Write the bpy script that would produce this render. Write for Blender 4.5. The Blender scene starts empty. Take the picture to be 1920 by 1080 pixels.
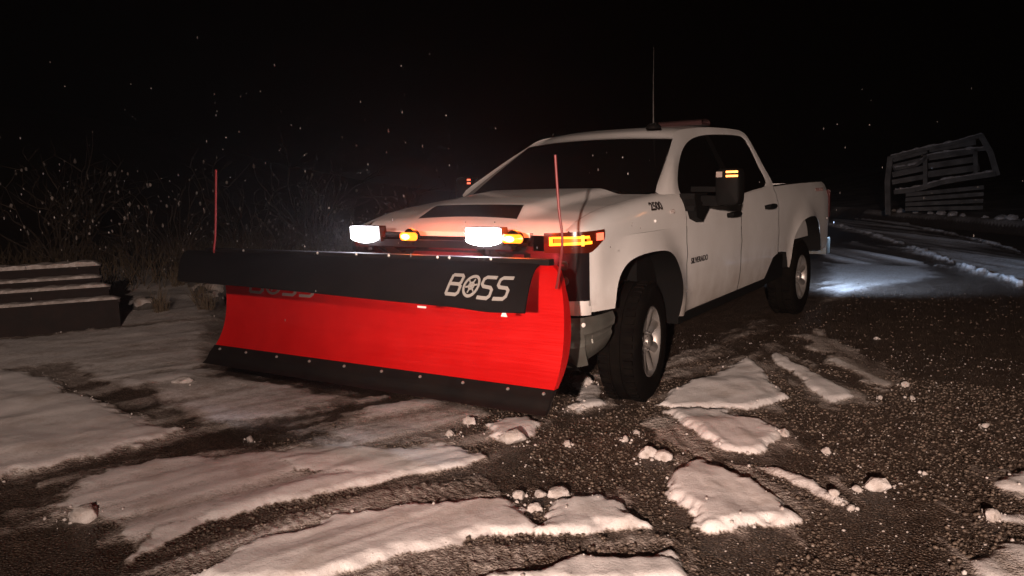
import bpy, bmesh, math, random
import numpy as np
from mathutils import Vector, Matrix
random.seed(7); rng = np.random.default_rng(11)
scene = bpy.context.scene
COL = scene.collection

# ------------------------------------------------------------------ camera
cam_d = bpy.data.cameras.new("camera"); cam = bpy.data.objects.new("camera", cam_d); COL.objects.link(cam)
yaw, pit, roll, foc = -2.5348, -0.1341, -0.0263, 1449.2
_d = Vector((math.cos(pit)*math.cos(yaw), math.cos(pit)*math.sin(yaw), math.sin(pit)))
_r = Vector((math.sin(yaw), -math.cos(yaw), 0)); _u = _r.cross(_d)
_R = _r*math.cos(roll) + _u*math.sin(roll); _U = _R.cross(_d)
cam.matrix_world = Matrix(((_R.x, _U.x, -_d.x, 4.9245), (_R.y, _U.y, -_d.y, 3.2277), (_R.z, _U.z, -_d.z, 1.5475), (0, 0, 0, 1)))
cam_d.sensor_width = 36.0; cam_d.lens = foc/1920*36.0; cam_d.clip_start = 0.05; cam_d.clip_end = 600
scene.camera = cam

# ------------------------------------------------------------------ night sky, exposure
world = bpy.data.worlds.new("World"); scene.world = world; world.use_nodes = True
wn = world.node_tree.nodes; wl = world.node_tree.links
bg = wn["Background"]; sky = wn.new("ShaderNodeTexSky"); sky.sky_type = 'NISHITA'; sky.sun_disc = False
sky.sun_elevation = math.radians(-6); sky.sun_rotation = math.radians(120)
tint = wn.new("ShaderNodeMix"); tint.data_type = 'RGBA'; tint.blend_type = 'MULTIPLY'; tint.inputs[0].default_value = 1
tint.inputs[7].default_value = (1.0, 0.55, 0.42, 1)
wl.new(sky.outputs[0], tint.inputs[6]); wl.new(tint.outputs[2], bg.inputs[0]); bg.inputs[1].default_value = 0.004
scene.view_settings.view_transform = 'Standard'; scene.view_settings.look = 'None'
scene.view_settings.exposure = 0.18; scene.view_settings.gamma = 1.0
scene.render.engine = 'CYCLES'
scene.cycles.use_denoising = True
scene.cycles.max_bounces = 6
scene.cycles.volume_bounces = 0
scene.cycles.sample_clamp_indirect = 4.0

# ------------------------------------------------------------------ the yard floodlight the photo is lit by (behind the camera)
def lamp(name, kind, loc, energy, color, size=0.1, target=None, angle=None, blend=1.0):
    L = bpy.data.lights.new(name, kind); o = bpy.data.objects.new(name, L); COL.objects.link(o)
    L.energy = energy; L.color = color; o.location = loc
    if kind in ('SPOT', 'POINT'): L.shadow_soft_size = size
    if kind == 'SPOT': L.spot_size = math.radians(angle); L.spot_blend = blend
    if target is not None:
        o.rotation_euler = (Vector(target)-Vector(loc)).to_track_quat('-Z', 'Y').to_euler()
    return o
WARM = (1.0, 0.735, 0.61)
lamp("floodlight", 'SPOT', (9.8, 4.9, 2.35), 5700, WARM, 0.07, (0.6, 2.0, 0.36), 39, 1.0)
lamp("floodlight", 'SPOT', (9.5, 7.5, 3.6), 3500, WARM, 0.09, (1.9, -7.6, 0.2), 54, 1.0)

# ------------------------------------------------------------------ helpers
BASE = {}
def thing(name, label, cat, loc=(0, 0, 0), group=None, kind=None):
    o = bpy.data.objects.new(name, None); COL.objects.link(o); o.location = loc; o.empty_display_size = .2
    tag(o, label, cat, group, kind); BASE[o.name] = Vector(loc); return o
def tag(o, label=None, cat=None, group=None, kind=None):
    if label: o['label'] = label
    if cat: o['category'] = cat
    if group: o['group'] = group
    if kind: o['kind'] = kind
    return o
def link_mesh(name, me, mat, parent=None, base=None):
    o = bpy.data.objects.new(name, me); COL.objects.link(o)
    for m in (mat if isinstance(mat, (list, tuple)) else [mat]): me.materials.append(m)
    b = Vector((0, 0, 0))
    if parent is not None:
        b = BASE[parent.name]; o.parent = parent
    elif base is not None:
        b = Vector(base); o.location = b
    BASE[o.name] = b
    if b.length > 0: me.transform(Matrix.Translation(-b))
    return o
def finish(me, angle=35):
    me.polygons.foreach_set("use_smooth", [True]*len(me.polygons))
    me.set_sharp_from_angle(angle=math.radians(angle))
class MB:
    def __init__(s): s.v = []; s.f = []; s.mi = []; s.cur = 0
    def add(s, vs, fs):
        n = len(s.v); s.v += [tuple(v) for v in vs]; s.f += [tuple(i+n for i in f) for f in fs]; s.mi += [s.cur]*len(fs)
    def box(s, c, size, rot=None, taper=1.0):
        x, y, z = [k/2 for k in size]
        vs = [Vector((a*x*(taper if e > 0 else 1), b*y*(taper if e > 0 else 1), e*z)) for e in (-1, 1) for a, b in ((-1, -1), (1, -1), (1, 1), (-1, 1))]
        if rot is not None: vs = [rot @ v for v in vs]
        vs = [v+Vector(c) for v in vs]
        s.add(vs, [(3, 2, 1, 0), (4, 5, 6, 7), (0, 1, 5, 4), (1, 2, 6, 5), (2, 3, 7, 6), (3, 0, 4, 7)])
    def beam(s, a, b, w, h, up=(0, 0, 1)):
        a, b = Vector(a), Vector(b); d = (b-a); L = d.length; d.normalize()
        sd = d.cross(Vector(up)); sd.normalize(); u = sd.cross(d)
        vs = [p+sd*(i*w/2)+u*(j*h/2) for p in (a, b) for i, j in ((-1, -1), (1, -1), (1, 1), (-1, 1))]
        s.add(vs, [(3, 2, 1, 0), (4, 5, 6, 7), (0, 1, 5, 4), (1, 2, 6, 5), (2, 3, 7, 6), (3, 0, 4, 7)])
    def tube(s, pts, rad, n=8, cap=True):
        pts = [Vector(p) for p in pts]; m = len(pts)
        if not isinstance(rad, (list, tuple)): rad = [rad]*m
        vs = []; fs = []; ref = None
        for i, p in enumerate(pts):
            d = (pts[min(i+1, m-1)]-pts[max(i-1, 0)]).normalized()
            if ref is None: ref = Vector((0, 0, 1)) if abs(d.z) < .9 else Vector((1, 0, 0))
            a = d.cross(ref).normalized(); b = a.cross(d); ref = b if abs(d.dot(b)) < .9 else ref
            for k in range(n):
                t = 2*math.pi*k/n; vs.append(p+(a*math.cos(t)+b*math.sin(t))*rad[i])
        for i in range(m-1):
            for k in range(n): fs.append((i*n+k, i*n+(k+1) % n, (i+1)*n+(k+1) % n, (i+1)*n+k))
        if cap: fs.append(tuple(range(n))[::-1]); fs.append(tuple((m-1)*n+k for k in range(n)))
        s.add(vs, fs)
    def grid(s, fn, nu, nv, thick=None):
        vs = [fn(i/nu, j/nv) for i in range(nu+1) for j in range(nv+1)]
        fs = [(i*(nv+1)+j, i*(nv+1)+j+1, (i+1)*(nv+1)+j+1, (i+1)*(nv+1)+j) for i in range(nu) for j in range(nv)]
        s.add(vs, fs)
    def lathe(s, prof, c, axis, up, n=48, closed=False):
        axis = Vector(axis).normalized(); up = Vector(up).normalized(); sd = axis.cross(up); c = Vector(c); m = len(prof)
        vs = [c+axis*h+(up*math.cos(2*math.pi*k/n)+sd*math.sin(2*math.pi*k/n))*r for r, h in prof for k in range(n)]
        fs = [(i*n+k, i*n+(k+1) % n, ((i+1) % m)*n+(k+1) % n, ((i+1) % m)*n+k) for i in range(m if closed else m-1) for k in range(n)]
        s.add(vs, fs)
    def ball(s, c, r, sub=2, jit=0.0, scale=(1, 1, 1), flat=None):
        bm = bmesh.new(); bmesh.ops.create_icosphere(bm, subdivisions=sub, radius=1)
        ph = [random.uniform(0, 6.28) for _ in range(6)]
        vs = []
        for v in bm.verts:
            p = v.co.copy(); k = 1+jit*(math.sin(3*p.x+ph[0])*math.sin(2.6*p.y+ph[1])+.6*math.sin(5*p.z+ph[2])*math.sin(4.3*p.x+ph[3])+.4*math.sin(9*p.y+ph[4])*math.sin(8*p.x+ph[5]))
            p *= k*r; p = Vector((p.x*scale[0], p.y*scale[1], p.z*scale[2]))
            vs.append(p+Vector(c))
        fs = [tuple(v.index for v in f.verts) for f in bm.faces]; bm.free(); s.add(vs, fs)
    def build(s, name, mat, parent=None, angle=35, base=None, solid=0, merge=False):
        me = bpy.data.meshes.new(name); me.from_pydata(s.v, [], s.f)
        if any(s.mi): me.polygons.foreach_set("material_index", s.mi)
        bm = bmesh.new(); bm.from_mesh(me)
        if merge: bmesh.ops.remove_doubles(bm, verts=bm.verts, dist=1e-4)
        bmesh.ops.recalc_face_normals(bm, faces=bm.faces)
        if solid: bmesh.ops.solidify(bm, geom=bm.faces[:], thickness=solid)
        bm.to_mesh(me); bm.free(); me.validate(); finish(me, angle)
        return link_mesh(name, me, mat, parent, base)

# ------------------------------------------------------------------ materials
def scuff(m):         # fine scrape marks running along the blade, in gloss and relief
    n = m.node_tree.nodes; l = m.node_tree.links; b = n["Principled BSDF"]; tc = n.new("ShaderNodeTexCoord"); mp = n.new("ShaderNodeMapping")
    mp.inputs["Scale"].default_value = (1.2, 1.2, 60); mp.inputs["Rotation"].default_value = (.05, 0, 0); l.new(tc.outputs["Object"], mp.inputs[0])
    t = n.new("ShaderNodeTexNoise"); t.inputs["Scale"].default_value = 2.5; t.inputs["Detail"].default_value = 5; l.new(mp.outputs[0], t.inputs["Vector"])
    r = n.new("ShaderNodeMapRange"); r.inputs[1].default_value = .35; r.inputs[2].default_value = .7; r.inputs[3].default_value = .34; r.inputs[4].default_value = .56; l.new(t.outputs[0], r.inputs[0]); l.new(r.outputs[0], b.inputs["Roughness"])
    bp = n.new("ShaderNodeBump"); bp.inputs["Strength"].default_value = .10; bp.inputs["Distance"].default_value = .002; l.new(t.outputs[0], bp.inputs["Height"]); l.new(bp.outputs[0], b.inputs["Normal"])
def mat(name, color, rough=.5, metal=0, coat=0, emit=None, es=0, noise=None, bump=0, bscale=40, spec=.5):
    m = bpy.data.materials.new(name); m.use_nodes = True; n = m.node_tree.nodes; l = m.node_tree.links; b = n["Principled BSDF"]
    b.inputs["Base Color"].default_value = (*color, 1); b.inputs["Roughness"].default_value = rough
    b.inputs["Metallic"].default_value = metal; b.inputs["Coat Weight"].default_value = coat
    b.inputs["Specular IOR Level"].default_value = spec
    if emit: b.inputs["Emission Color"].default_value = (*emit, 1); b.inputs["Emission Strength"].default_value = es
    tc = n.new("ShaderNodeTexCoord")
    if noise:
        t = n.new("ShaderNodeTexNoise"); t.inputs["Scale"].default_value = noise[1]; t.inputs["Detail"].default_value = 6
        r = n.new("ShaderNodeValToRGB"); r.color_ramp.elements[0].position = .35; r.color_ramp.elements[1].position = .68
        r.color_ramp.elements[0].color = (*noise[0], 1); r.color_ramp.elements[1].color = (*color, 1)
        l.new(tc.outputs["Object"], t.inputs["Vector"]); l.new(t.outputs[0], r.inputs[0]); l.new(r.outputs[0], b.inputs["Base Color"])
    if bump:
        t = n.new("ShaderNodeTexNoise"); t.inputs["Scale"].default_value = bscale; t.inputs["Detail"].default_value = 4
        bp = n.new("ShaderNodeBump"); bp.inputs["Strength"].default_value = bump; bp.inputs["Distance"].default_value = .01
        l.new(tc.outputs["Object"], t.inputs["Vector"]); l.new(t.outputs[0], bp.inputs["Height"]); l.new(bp.outputs[0], b.inputs["Normal"])
    return m
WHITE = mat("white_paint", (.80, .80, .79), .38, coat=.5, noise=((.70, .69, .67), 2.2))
BLACK = mat("black_plastic", (.004, .004, .004), .7, spec=.12)
GLOSS = mat("black_gloss", (.010, .008, .009), .12, spec=.6)
GLASS = mat("tinted_glass", (.004, .004, .004), .06, spec=.5)
def film_and_shade(m):     # dried salt and slush spray, plus shade painted into the lower panels' colour
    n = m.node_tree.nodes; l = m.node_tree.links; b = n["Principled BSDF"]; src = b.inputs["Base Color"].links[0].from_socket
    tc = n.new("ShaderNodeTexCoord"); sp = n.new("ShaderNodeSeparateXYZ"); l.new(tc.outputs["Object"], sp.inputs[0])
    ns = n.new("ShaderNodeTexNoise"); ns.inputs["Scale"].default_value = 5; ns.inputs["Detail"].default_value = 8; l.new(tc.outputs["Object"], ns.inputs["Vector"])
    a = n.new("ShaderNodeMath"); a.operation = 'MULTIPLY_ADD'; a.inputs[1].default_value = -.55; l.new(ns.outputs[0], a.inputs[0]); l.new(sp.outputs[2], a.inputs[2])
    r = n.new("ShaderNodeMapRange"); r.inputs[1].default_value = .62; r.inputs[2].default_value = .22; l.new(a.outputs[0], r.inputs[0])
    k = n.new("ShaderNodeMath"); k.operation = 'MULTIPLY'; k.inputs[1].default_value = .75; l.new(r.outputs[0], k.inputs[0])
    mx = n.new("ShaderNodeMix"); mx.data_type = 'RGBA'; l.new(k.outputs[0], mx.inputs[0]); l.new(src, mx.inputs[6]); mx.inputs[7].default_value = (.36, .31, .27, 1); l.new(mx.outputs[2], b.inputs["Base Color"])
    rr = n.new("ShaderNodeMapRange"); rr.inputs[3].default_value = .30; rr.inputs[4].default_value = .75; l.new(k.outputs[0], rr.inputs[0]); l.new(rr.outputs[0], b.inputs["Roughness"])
film_and_shade(WHITE)
RUBBER = mat("tyre_rubber", (.0035, .003, .003), 1, noise=((.007, .006, .005), 14), spec=.04)
ALLOY = mat("alloy_rim", (.30, .30, .30), .38, metal=.6, noise=((.25, .23, .21), 12))
CHROME = mat("bumper_metal", (.20, .205, .185), .36, metal=.55, noise=((.13, .13, .115), 6))
RED = mat("plow_red", (.92, .014, .014), .42, metal=.45, noise=((.84, .008, .008), 5))
scuff(RED)
STEEL = mat("black_steel", (.006, .005, .005), .6, noise=((.011, .008, .007), 9), spec=.2)
FLAPM = mat("rubber_deflector", (.007, .006, .006), .75, noise=((.011, .009, .009), 5), bump=.15, bscale=12, spec=.15)
LETTER = mat("letter_white", (.42, .40, .375), .6)
LETDIM = mat("letter_grey", (.42, .36, .34), .5)
BADGE = mat("badge_black", (.015, .012, .012), .4)
AMBER = mat("amber_lit", (.6, .15, .02), .3, emit=(1, .26, .012), es=3.6)
AMBER2 = mat("amber_signal_lit", (.6, .15, .02), .3, emit=(1, .17, .008), es=3.5)
BULB = mat("amber_bulb_lit", (.6, .15, .02), .3, emit=(1, .50, .07), es=16)
AMBDIM = mat("amber_dim", (.028, .004, .002), .25, emit=(1, .08, .01), es=.05)
REDLIT = mat("red_marker_lit", (.5, .02, .01), .25, emit=(1, .10, .05), es=3.2)
LAMPW = mat("lamp_white_lit", (.9, .9, .9), .3, emit=(.93, .92, 1), es=30)
REVW = mat("reverse_lamp_lit", (.9, .9, .9), .3, emit=(.75, .85, 1), es=12)
REFLECT = mat("reflector_white", (.9, .88, .85), .2)
BOLTM = mat("bolt_zinc", (.55, .53, .5), .35, metal=.7)
SNOW = mat("snow", (.66, .63, .61), .8, bump=.8, bscale=55, noise=((.40, .36, .33), 18))
SNOWD = mat("old_snow", (.52, .49, .47), .8, bump=.8, bscale=22, noise=((.30, .26, .23), 12))
WOOD = mat("weathered_timber", (.15, .135, .12), .8, noise=((.06, .053, .046), 3), bump=.5, bscale=30)
DARKWOOD = mat("dark_brown_timber", (.018, .009, .007), .85, noise=((.010, .006, .005), 7), bump=.4, bscale=25)
ROCK = mat("rock", (.10, .09, .08), .85, noise=((.05, .045, .04), 11), bump=.7, bscale=20)
TWIG = mat("dry_twig", (.055, .04, .028), .85)
GRASS = mat("dry_grass", (.12, .09, .055), .85)

# ------------------------------------------------------------------ ground
def vnoise(x, y, sc, seed=0):
    x = x*sc+seed*17.3; y = y*sc+seed*9.1
    xi = np.floor(x).astype(np.int64); yi = np.floor(y).astype(np.int64); fx = x-xi; fy = y-yi
    fx = fx*fx*(3-2*fx); fy = fy*fy*(3-2*fy)
    def h(a, b):
        n = (a*374761393+b*668265263+seed*1274126177) & 0xffffffff
        n = ((n ^ (n >> 13))*1274126177) & 0xffffffff
        return ((n ^ (n >> 16)) & 0xffff)/65535.0
    return (h(xi, yi)*(1-fx)+h(xi+1, yi)*fx)*(1-fy)+(h(xi, yi+1)*(1-fx)+h(xi+1, yi+1)*fx)*fy
def fbm(x, y, sc, o=4, seed=0):
    t = 0; a = .5
    for i in range(o): t = t+a*vnoise(x, y, sc*2**i, seed+i*3); a *= .5
    return t/(1-.5**o)
def sstep(a, b, x):
    t = np.clip((x-a)/(b-a), 0, 1); return t*t*(3-2*t)
def sdist(px, py, poly):      # positive inside
    inside = np.zeros(px.shape, bool); dm = np.full(px.shape, 1e9); n = len(poly)
    for i in range(n):
        x1, y1 = poly[i]; x2, y2 = poly[(i+1) % n]
        c = ((y1 > py) != (y2 > py)); xx = (x2-x1)*(py-y1)/((y2-y1) if y2 != y1 else 1e-9)+x1
        inside ^= c & (px < xx)
        dx, dy = x2-x1, y2-y1; t = np.clip(((px-x1)*dx+(py-y1)*dy)/(dx*dx+dy*dy+1e-12), 0, 1)
        dm = np.minimum(dm, np.hypot(px-x1-t*dx, py-y1-t*dy))
    return np.where(inside, dm, -dm)
# snow left lying on the yard: (thickness m, cleanness, edge width m, outline)
PATCHES = [
    (0.004,0.36,0.3,[(2.16,-4.61),(1.18,-3.22),(0.94,-1.15),(0.81,-0.61),(0.8,0.21),(0.83,0.53),(1.4,0.75),(1.78,0.91),(2.01,1.17),(2.19,1.44),(2.59,1.67),(3.81,-0.3)]),  # base
    (0.004,0.12,0.16,[(3.3,-1.57),(3.06,-1.36),(2.78,-1.22),(2.24,-1.22),(1.89,-1.1),(1.65,-0.8),(1.22,-0.86),(1.18,-0.58),(1.74,-0.5),(2.01,-0.38),(2.26,-0.6),(2.59,-0.89),(2.94,-0.97),(3.19,-0.78),(3.37,-0.66),(3.6,-0.77)]),  # D
    (0.004,0.1,0.08,[(3.62,-0.7),(3.38,-0.63),(3.22,-0.41),(3.22,-0.15),(3.4,0.2),(3.48,0.31),(3.8,-0.21)]),  # lowleft
    (0.004,0.42,0.5,[(-12.92,-0.89),(-14.58,-0.5),(-11.32,1.25),(-8.13,2.08),(-6.29,1.44),(-5.43,1.27),(-4.82,1.0)]),  # ice
    (0.035,0.72,0.25,[(1.5,-6.38),(1.33,-6.04),(0.6,-5.8),(-0.62,-5.05),(0.37,-3.62),(0.97,-2.82),(1.02,-2.51),(1.13,-1.81),(1.68,-2.17),(1.85,-2.62),(1.78,-3.16),(1.62,-4.03),(1.82,-4.19),(2.01,-4.34),(2.25,-4.38)]),  # leftfield
    (0.055,0.85,0.13,[(2.21,-4.49),(2.03,-4.29),(1.85,-4.12),(1.94,-3.39),(2.1,-2.53),(2.17,-1.77),(2.19,-1.28),(2.53,-1.27),(2.94,-1.38),(3.2,-1.41),(3.36,-1.53)]),  # A
    (0.03,0.7,0.25,[(1.32,-3.07),(1.08,-2.43),(1.03,-1.54),(1.03,-1.0),(1.29,-0.9),(1.61,-0.85),(1.89,-1.1),(2.02,-1.32),(1.97,-1.71),(1.7,-2.66)]),  # C
    (0.03,0.72,0.14,[(2.93,-1.1),(2.55,-0.95),(2.22,-0.65),(1.88,-0.34),(1.34,-0.13),(1.49,0.38),(1.54,0.64),(1.66,0.64),(1.85,0.56),(2.32,0.35),(2.5,0.21),(2.91,0.09),(3.18,0.11),(3.4,0.16),(3.33,-0.04),(3.13,-0.27),(3.22,-0.52),(3.3,-0.66),(3.11,-0.9)]),  # E
    (0.035,1.0,0.05,[(1.88,-0.15),(1.82,0.0),(1.72,0.21),(1.5,0.4),(1.57,0.67),(1.68,0.65),(1.88,0.59),(2.33,0.36),(2.51,0.22),(2.92,0.1),(3.19,0.12),(3.4,0.18),(3.35,0.06),(3.09,-0.05),(2.82,-0.04),(2.4,0.08),(2.16,0.19),(2.27,-0.07),(2.22,-0.31)]),  # Eb
    (0.012,0.46,0.05,[(3.4,0.24),(2.91,0.25),(2.5,0.36),(2.23,0.46),(1.79,0.81),(1.87,0.96),(1.96,1.07),(2.23,0.82),(2.53,0.54),(2.93,0.43),(3.27,0.48)]),  # G
    (0.05,0.95,0.025,[(3.29,0.46),(2.93,0.44),(2.53,0.55),(2.24,0.82),(1.97,1.08),(2.01,1.18),(2.13,1.37),(2.2,1.45),(2.39,1.26),(2.59,1.13),(2.8,1.02),(3.01,0.94),(3.19,0.77)]),  # H
    (0.055,1.05,0.02,[(2.23,1.45),(2.1,1.42),(1.87,1.34),(1.72,1.51),(1.76,1.62),(1.84,1.74),(1.89,1.83),(2.09,1.63)]),  # I
    (0.012,0.46,0.06,[(2.97,1.01),(2.78,1.06),(2.58,1.18),(2.33,1.39),(1.94,1.85),(1.96,2.0),(2.19,1.81),(2.38,1.64),(2.68,1.48)]),  # J
    (0.05,0.92,0.03,[(2.72,1.46),(2.48,1.6),(2.32,1.71),(2.18,1.88),(2.05,2.02),(2.11,2.11),(2.26,2.19)]),  # K
    (0.07,1.12,0.02,[(1.35,1.7),(1.21,1.68),(1.07,1.67),(0.97,1.74),(1.06,1.85),(1.19,2.1),(1.36,2.28),(1.47,2.38),(1.58,2.3),(1.65,2.2),(1.77,2.1),(1.79,2.05),(1.68,1.96),(1.53,1.8)]),  # L
    (0.012,0.42,0.05,[(0.94,1.81),(0.93,1.97),(1.11,2.24),(1.25,2.44),(1.43,2.43),(1.46,2.38),(1.33,2.27),(1.17,2.1)]),  # M
    (0.045,0.75,0.025,[(0.93,1.98),(0.91,2.1),(0.99,2.34),(1.17,2.51),(1.23,2.47),(1.12,2.34),(1.01,2.13)]),  # N
    (0.055,1.0,0.02,[(0.13,1.07),(-0.28,1.03),(-0.8,1.11),(-1.58,1.16),(-1.27,1.38),(-0.48,1.78),(-0.25,1.73),(-0.1,1.63),(-0.01,1.41),(0.14,1.2)]),  # O
    (0.055,1.1,0.02,[(0.23,1.15),(0.09,1.33),(0.01,1.53),(0.15,1.71),(0.19,1.86),(0.37,1.99),(0.64,2.01),(0.74,1.94),(0.77,1.76),(0.54,1.51)]),  # P
    (0.01,0.4,0.05,[(0.49,1.11),(0.27,1.14),(0.56,1.52),(0.8,1.77),(0.98,1.8),(0.92,1.56)]),  # Q
    (0.035,0.85,0.03,[(-2.24,1.13),(-1.81,1.41),(-1.61,1.55),(-1.22,1.87),(-0.76,2.19),(-0.55,2.08),(-1.02,1.75),(-1.54,1.42)]),  # R
    (0.02,0.5,0.1,[(-2.69,1.27),(-3.16,1.36),(-2.48,1.84),(-1.65,2.32),(-1.23,2.45),(-0.94,2.32),(-1.41,2.01),(-2.02,1.67)]),  # S
    (0.05,0.85,0.04,[(0.52,2.99),(0.59,3.05),(0.51,3.11),(0.18,3.27),(0.49,3.34),(0.67,3.21),(0.65,3.12)]),  # T
    (0.04,0.7,0.05,[(0.95,2.99),(0.95,3.07),(0.96,3.14),(0.85,3.29),(1.05,3.29),(1.08,3.1)]),  # U
    (0.04,0.7,0.06,[(1.51,3.04),(1.35,3.1),(1.2,3.22),(1.15,3.33),(1.55,3.33),(1.71,3.08)]),  # V
    (0.04,0.75,0.03,[(-0.33,0.14),(-0.46,0.21),(-0.02,0.58),(0.3,0.77),(0.53,0.7)]),  # W
    (0.025,0.6,0.18,[(1.71,-0.52),(1.16,-0.6),(0.75,-0.51),(0.73,0.01),(0.82,0.35),(1.11,0.3),(1.43,0.34),(1.68,0.18),(1.86,-0.18)]),  # Y
    (0.03,0.35,0.1,[(-0.92,0.66),(-1.43,0.69),(-2.51,0.7),(-3.44,0.68),(-3.18,0.87),(-1.51,0.85),(-0.73,0.88)]),  # Z
    (0.05,0.9,0.04,[(1.09,0.3),(0.89,0.32),(0.81,0.51),(0.88,0.65),(1.11,0.71),(1.3,0.64),(1.28,0.49)]),  # X
    (0.05,0.66,0.3,[(1.92,-7.19),(1.3,-6.11),(0.63,-5.73),(-0.57,-4.98),(-1.81,-6.6),(-2.89,-8.67),(-3.91,-11.65),(-3.4,-17.7),(-1.94,-19.88)]),  # farleft
    (0.03,0.5,0.3,[(-24.2,-3.14),(-22.37,-1.36),(-17.71,0.95),(-14.15,2.3),(-10.23,3.53),(-6.44,3.47),(-7.56,3.02),(-7.83,2.63),(-9.38,1.96),(-11.93,0.99),(-16.0,-0.52),(-19.18,-2.04)]),  # roadfar
    (0.07,0.95,0.1,[(-20.2,-2.26),(-16.94,-0.7),(-12.77,0.88),(-9.88,1.92),(-8.15,2.62),(-7.27,3.02),(-7.68,3.02),(-8.55,2.6),(-10.51,1.86),(-13.55,0.77),(-17.76,-0.84),(-21.03,-2.44)]),  # road1
    (0.06,0.85,0.12,[(-24.27,-2.37),(-20.27,-0.15),(-16.14,1.55),(-12.11,2.91),(-12.79,2.9),(-17.04,1.48),(-21.33,-0.29),(-25.36,-2.59)]),  # road2
]

# far road edge: ditch and bank line through these two points
EA, EB = np.array((-26.5, -3.57)), np.array((-17.53, 2.79)); ED = (EB-EA)/np.linalg.norm(EB-EA); EN = np.array((-ED[1], ED[0]))
if EN[0] > 0: EN = -EN
def ground_fields(x, y):
    near = (x > -4) & (y > -7)
    wob = (fbm(x, y, 5, 2, 1)-.5)*.10+(fbm(x, y, 17, 3, 5)-.5)*.055+(fbm(x, y, 60, 2, 6)-.5)*.016
    h = (fbm(x, y, .6, 3, 2)-.5)*.03+(fbm(x, y, 9, 3, 4)-.5)*.012
    s = np.full(x.shape, .03)
    for th, cl, ew, poly in PATCHES:
        soft = th > .015 and poly[0][0] > -3
        th = th*.72 if soft else th
        P = np.array(poly); m = (x > P[:, 0].min()-1) & (x < P[:, 0].max()+1) & (y > P[:, 1].min()-1) & (y < P[:, 1].max()+1)
        if not m.any(): continue
        d = sdist(x[m], y[m], poly)+wob[m]*(1 if ew < .09 else 2.2)
        w = sstep(-ew*.35, ew*.65, d)
        wh = np.sin(np.pi/2*np.clip((d+ew*.35)/(ew+.045), 0, 1))**1.3 if soft else w
        if th > .015: s[m] = np.maximum(s[m], .26*sstep(-.26, .0, d+(fbm(x[m], y[m], 11, 3, 71)-.5)*.28))
        lump = 1+.10*(fbm(x[m], y[m], 16, 3, 8)-.5)+.7*(fbm(x[m], y[m], 3.2, 2, 9)-.5)+.4*np.exp(-(np.maximum(d, 0)/.05)**2)*(fbm(x[m], y[m], 20, 3, 18)-.42)*2
        hm = h[m]; base = hm; h[m] = np.maximum(hm, (hm*.4+th*lump)*wh+hm*(1-wh)) if th > .015 else hm*(1-w)+(hm*.2+th)*w
        if .01 <= th <= .013:         # tyre tread pressed into the slush track
            c0 = P.mean(0); ev = np.linalg.svd(P-c0)[2]; al = (x[m]-c0[0])*ev[0][0]+(y[m]-c0[1])*ev[0][1]; ac = (x[m]-c0[0])*ev[1][0]+(y[m]-c0[1])*ev[1][1]
            tr = np.sin((al+np.abs((ac*9)%1-.5)*.05)*2*np.pi/.05)*(fbm(x[m], y[m], 5, 2, 81) > .42); h[m] = h[m]+w*tr*.0035; cl = cl+.06*tr
        sm = s[m]; s[m] = sm*(1-w)+cl*w if th < .015 else np.maximum(sm*(1-w*.6), cl*w)
    # tyre and plough streaks dragged through the snow: along the truck's track on the left, curving away on the right
    sl = fbm((x*.36+y*.93)*7+.6*np.sin(x*1.3), (x*.93-y*.36)*.8, 1, 4, 41); sr = fbm((x*.62-y*.78)*9, (x*.78+y*.62)*.9, 1, 4, 43)
    wr = sstep(.9, 1.6, y); st = sl*(1-wr)+sr*wr; nearm = sstep(-6, -3, y)*sstep(-8, -5, x)
    s = s+nearm*(st-.5)*np.where(s > .15, 1.0, .28)*np.clip(1.2-s, .12, 1)
    h = h+nearm*(st-.5)*.022*sstep(.08, .3, s)
    cl_ = fbm(x, y, 22, 3, 51); h = h+nearm*np.clip(cl_-.5, 0, 1)*.035*np.exp(-((s-.35)/.22)**2)
    s = s+nearm*(fbm(x, y, 2.1, 3, 47)-.5)*.35*sstep(.1, .3, s)*np.clip(1.45-s, .25, 1)
    q = (x-EA[0])*EN[0]+(y-EA[1])*EN[1]                        # beyond the far road edge
    far = q > -0.4
    rs = fbm(((x-EA[0])*EN[0]+(y-EA[1])*EN[1])*3.2, ((x-EA[0])*ED[0]+(y-EA[1])*ED[1])*.25, 1, 4, 61); rm = (q < -.4) & (x < -9.5) & (s > .2); s = np.where(rm, s+(rs-.5)*1.5, s); h = np.where(rm, h+(rs-.5)*.10, h)
    h = h-.45*sstep(-.3, .1, q)+(.62)*sstep(1.1, 1.7, q)+sstep(2, 40, q)*3.0*(fbm(x, y, .12, 3, 21)*.6+.5)
    s = np.where(q > 1.5, .35+.5*(fbm(x, y, 1.2, 4, 12)-.35), s)
    s = np.where((q > -.3) & (q <= 1.5), .02, s)
    # hillside on the left
    t = -y-14+.25*x
    h = h+9*sstep(0, 46, t)*(.75+.5*fbm(x, y, .05, 3, 31))*sstep(60, -10, -x-20)
    s = np.where(t > 0, .12+.35*(fbm(x, y, .9, 4, 14)-.4), s)
    mid = (y < -3.5) & (x > -14) & (t <= 0) & (x < 14)
    s = np.where(mid, np.maximum(s, .2+.8*(fbm(x, y, .9, 4, 15)-.35)), s)
    h = np.where(mid, h+.10*(fbm(x, y, 1.5, 4, 16)-.4)*sstep(-4, -7, y), h)
    return h, np.clip(s, 0, 1)
def axis(segs):
    out = [segs[0][0]]
    for a, b, st in segs:
        n = max(1, int(round((b-a)/st))); out += list(np.linspace(a, b, n+1)[1:])
    return np.array(out)
gx = axis([(-220, -60, 16), (-60, -28, 1.2), (-28, -4, .13), (-4, .1, .03), (.1, 3.5, .014), (3.5, 6, .1), (6, 14, .8), (14, 60, 6)])
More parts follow.
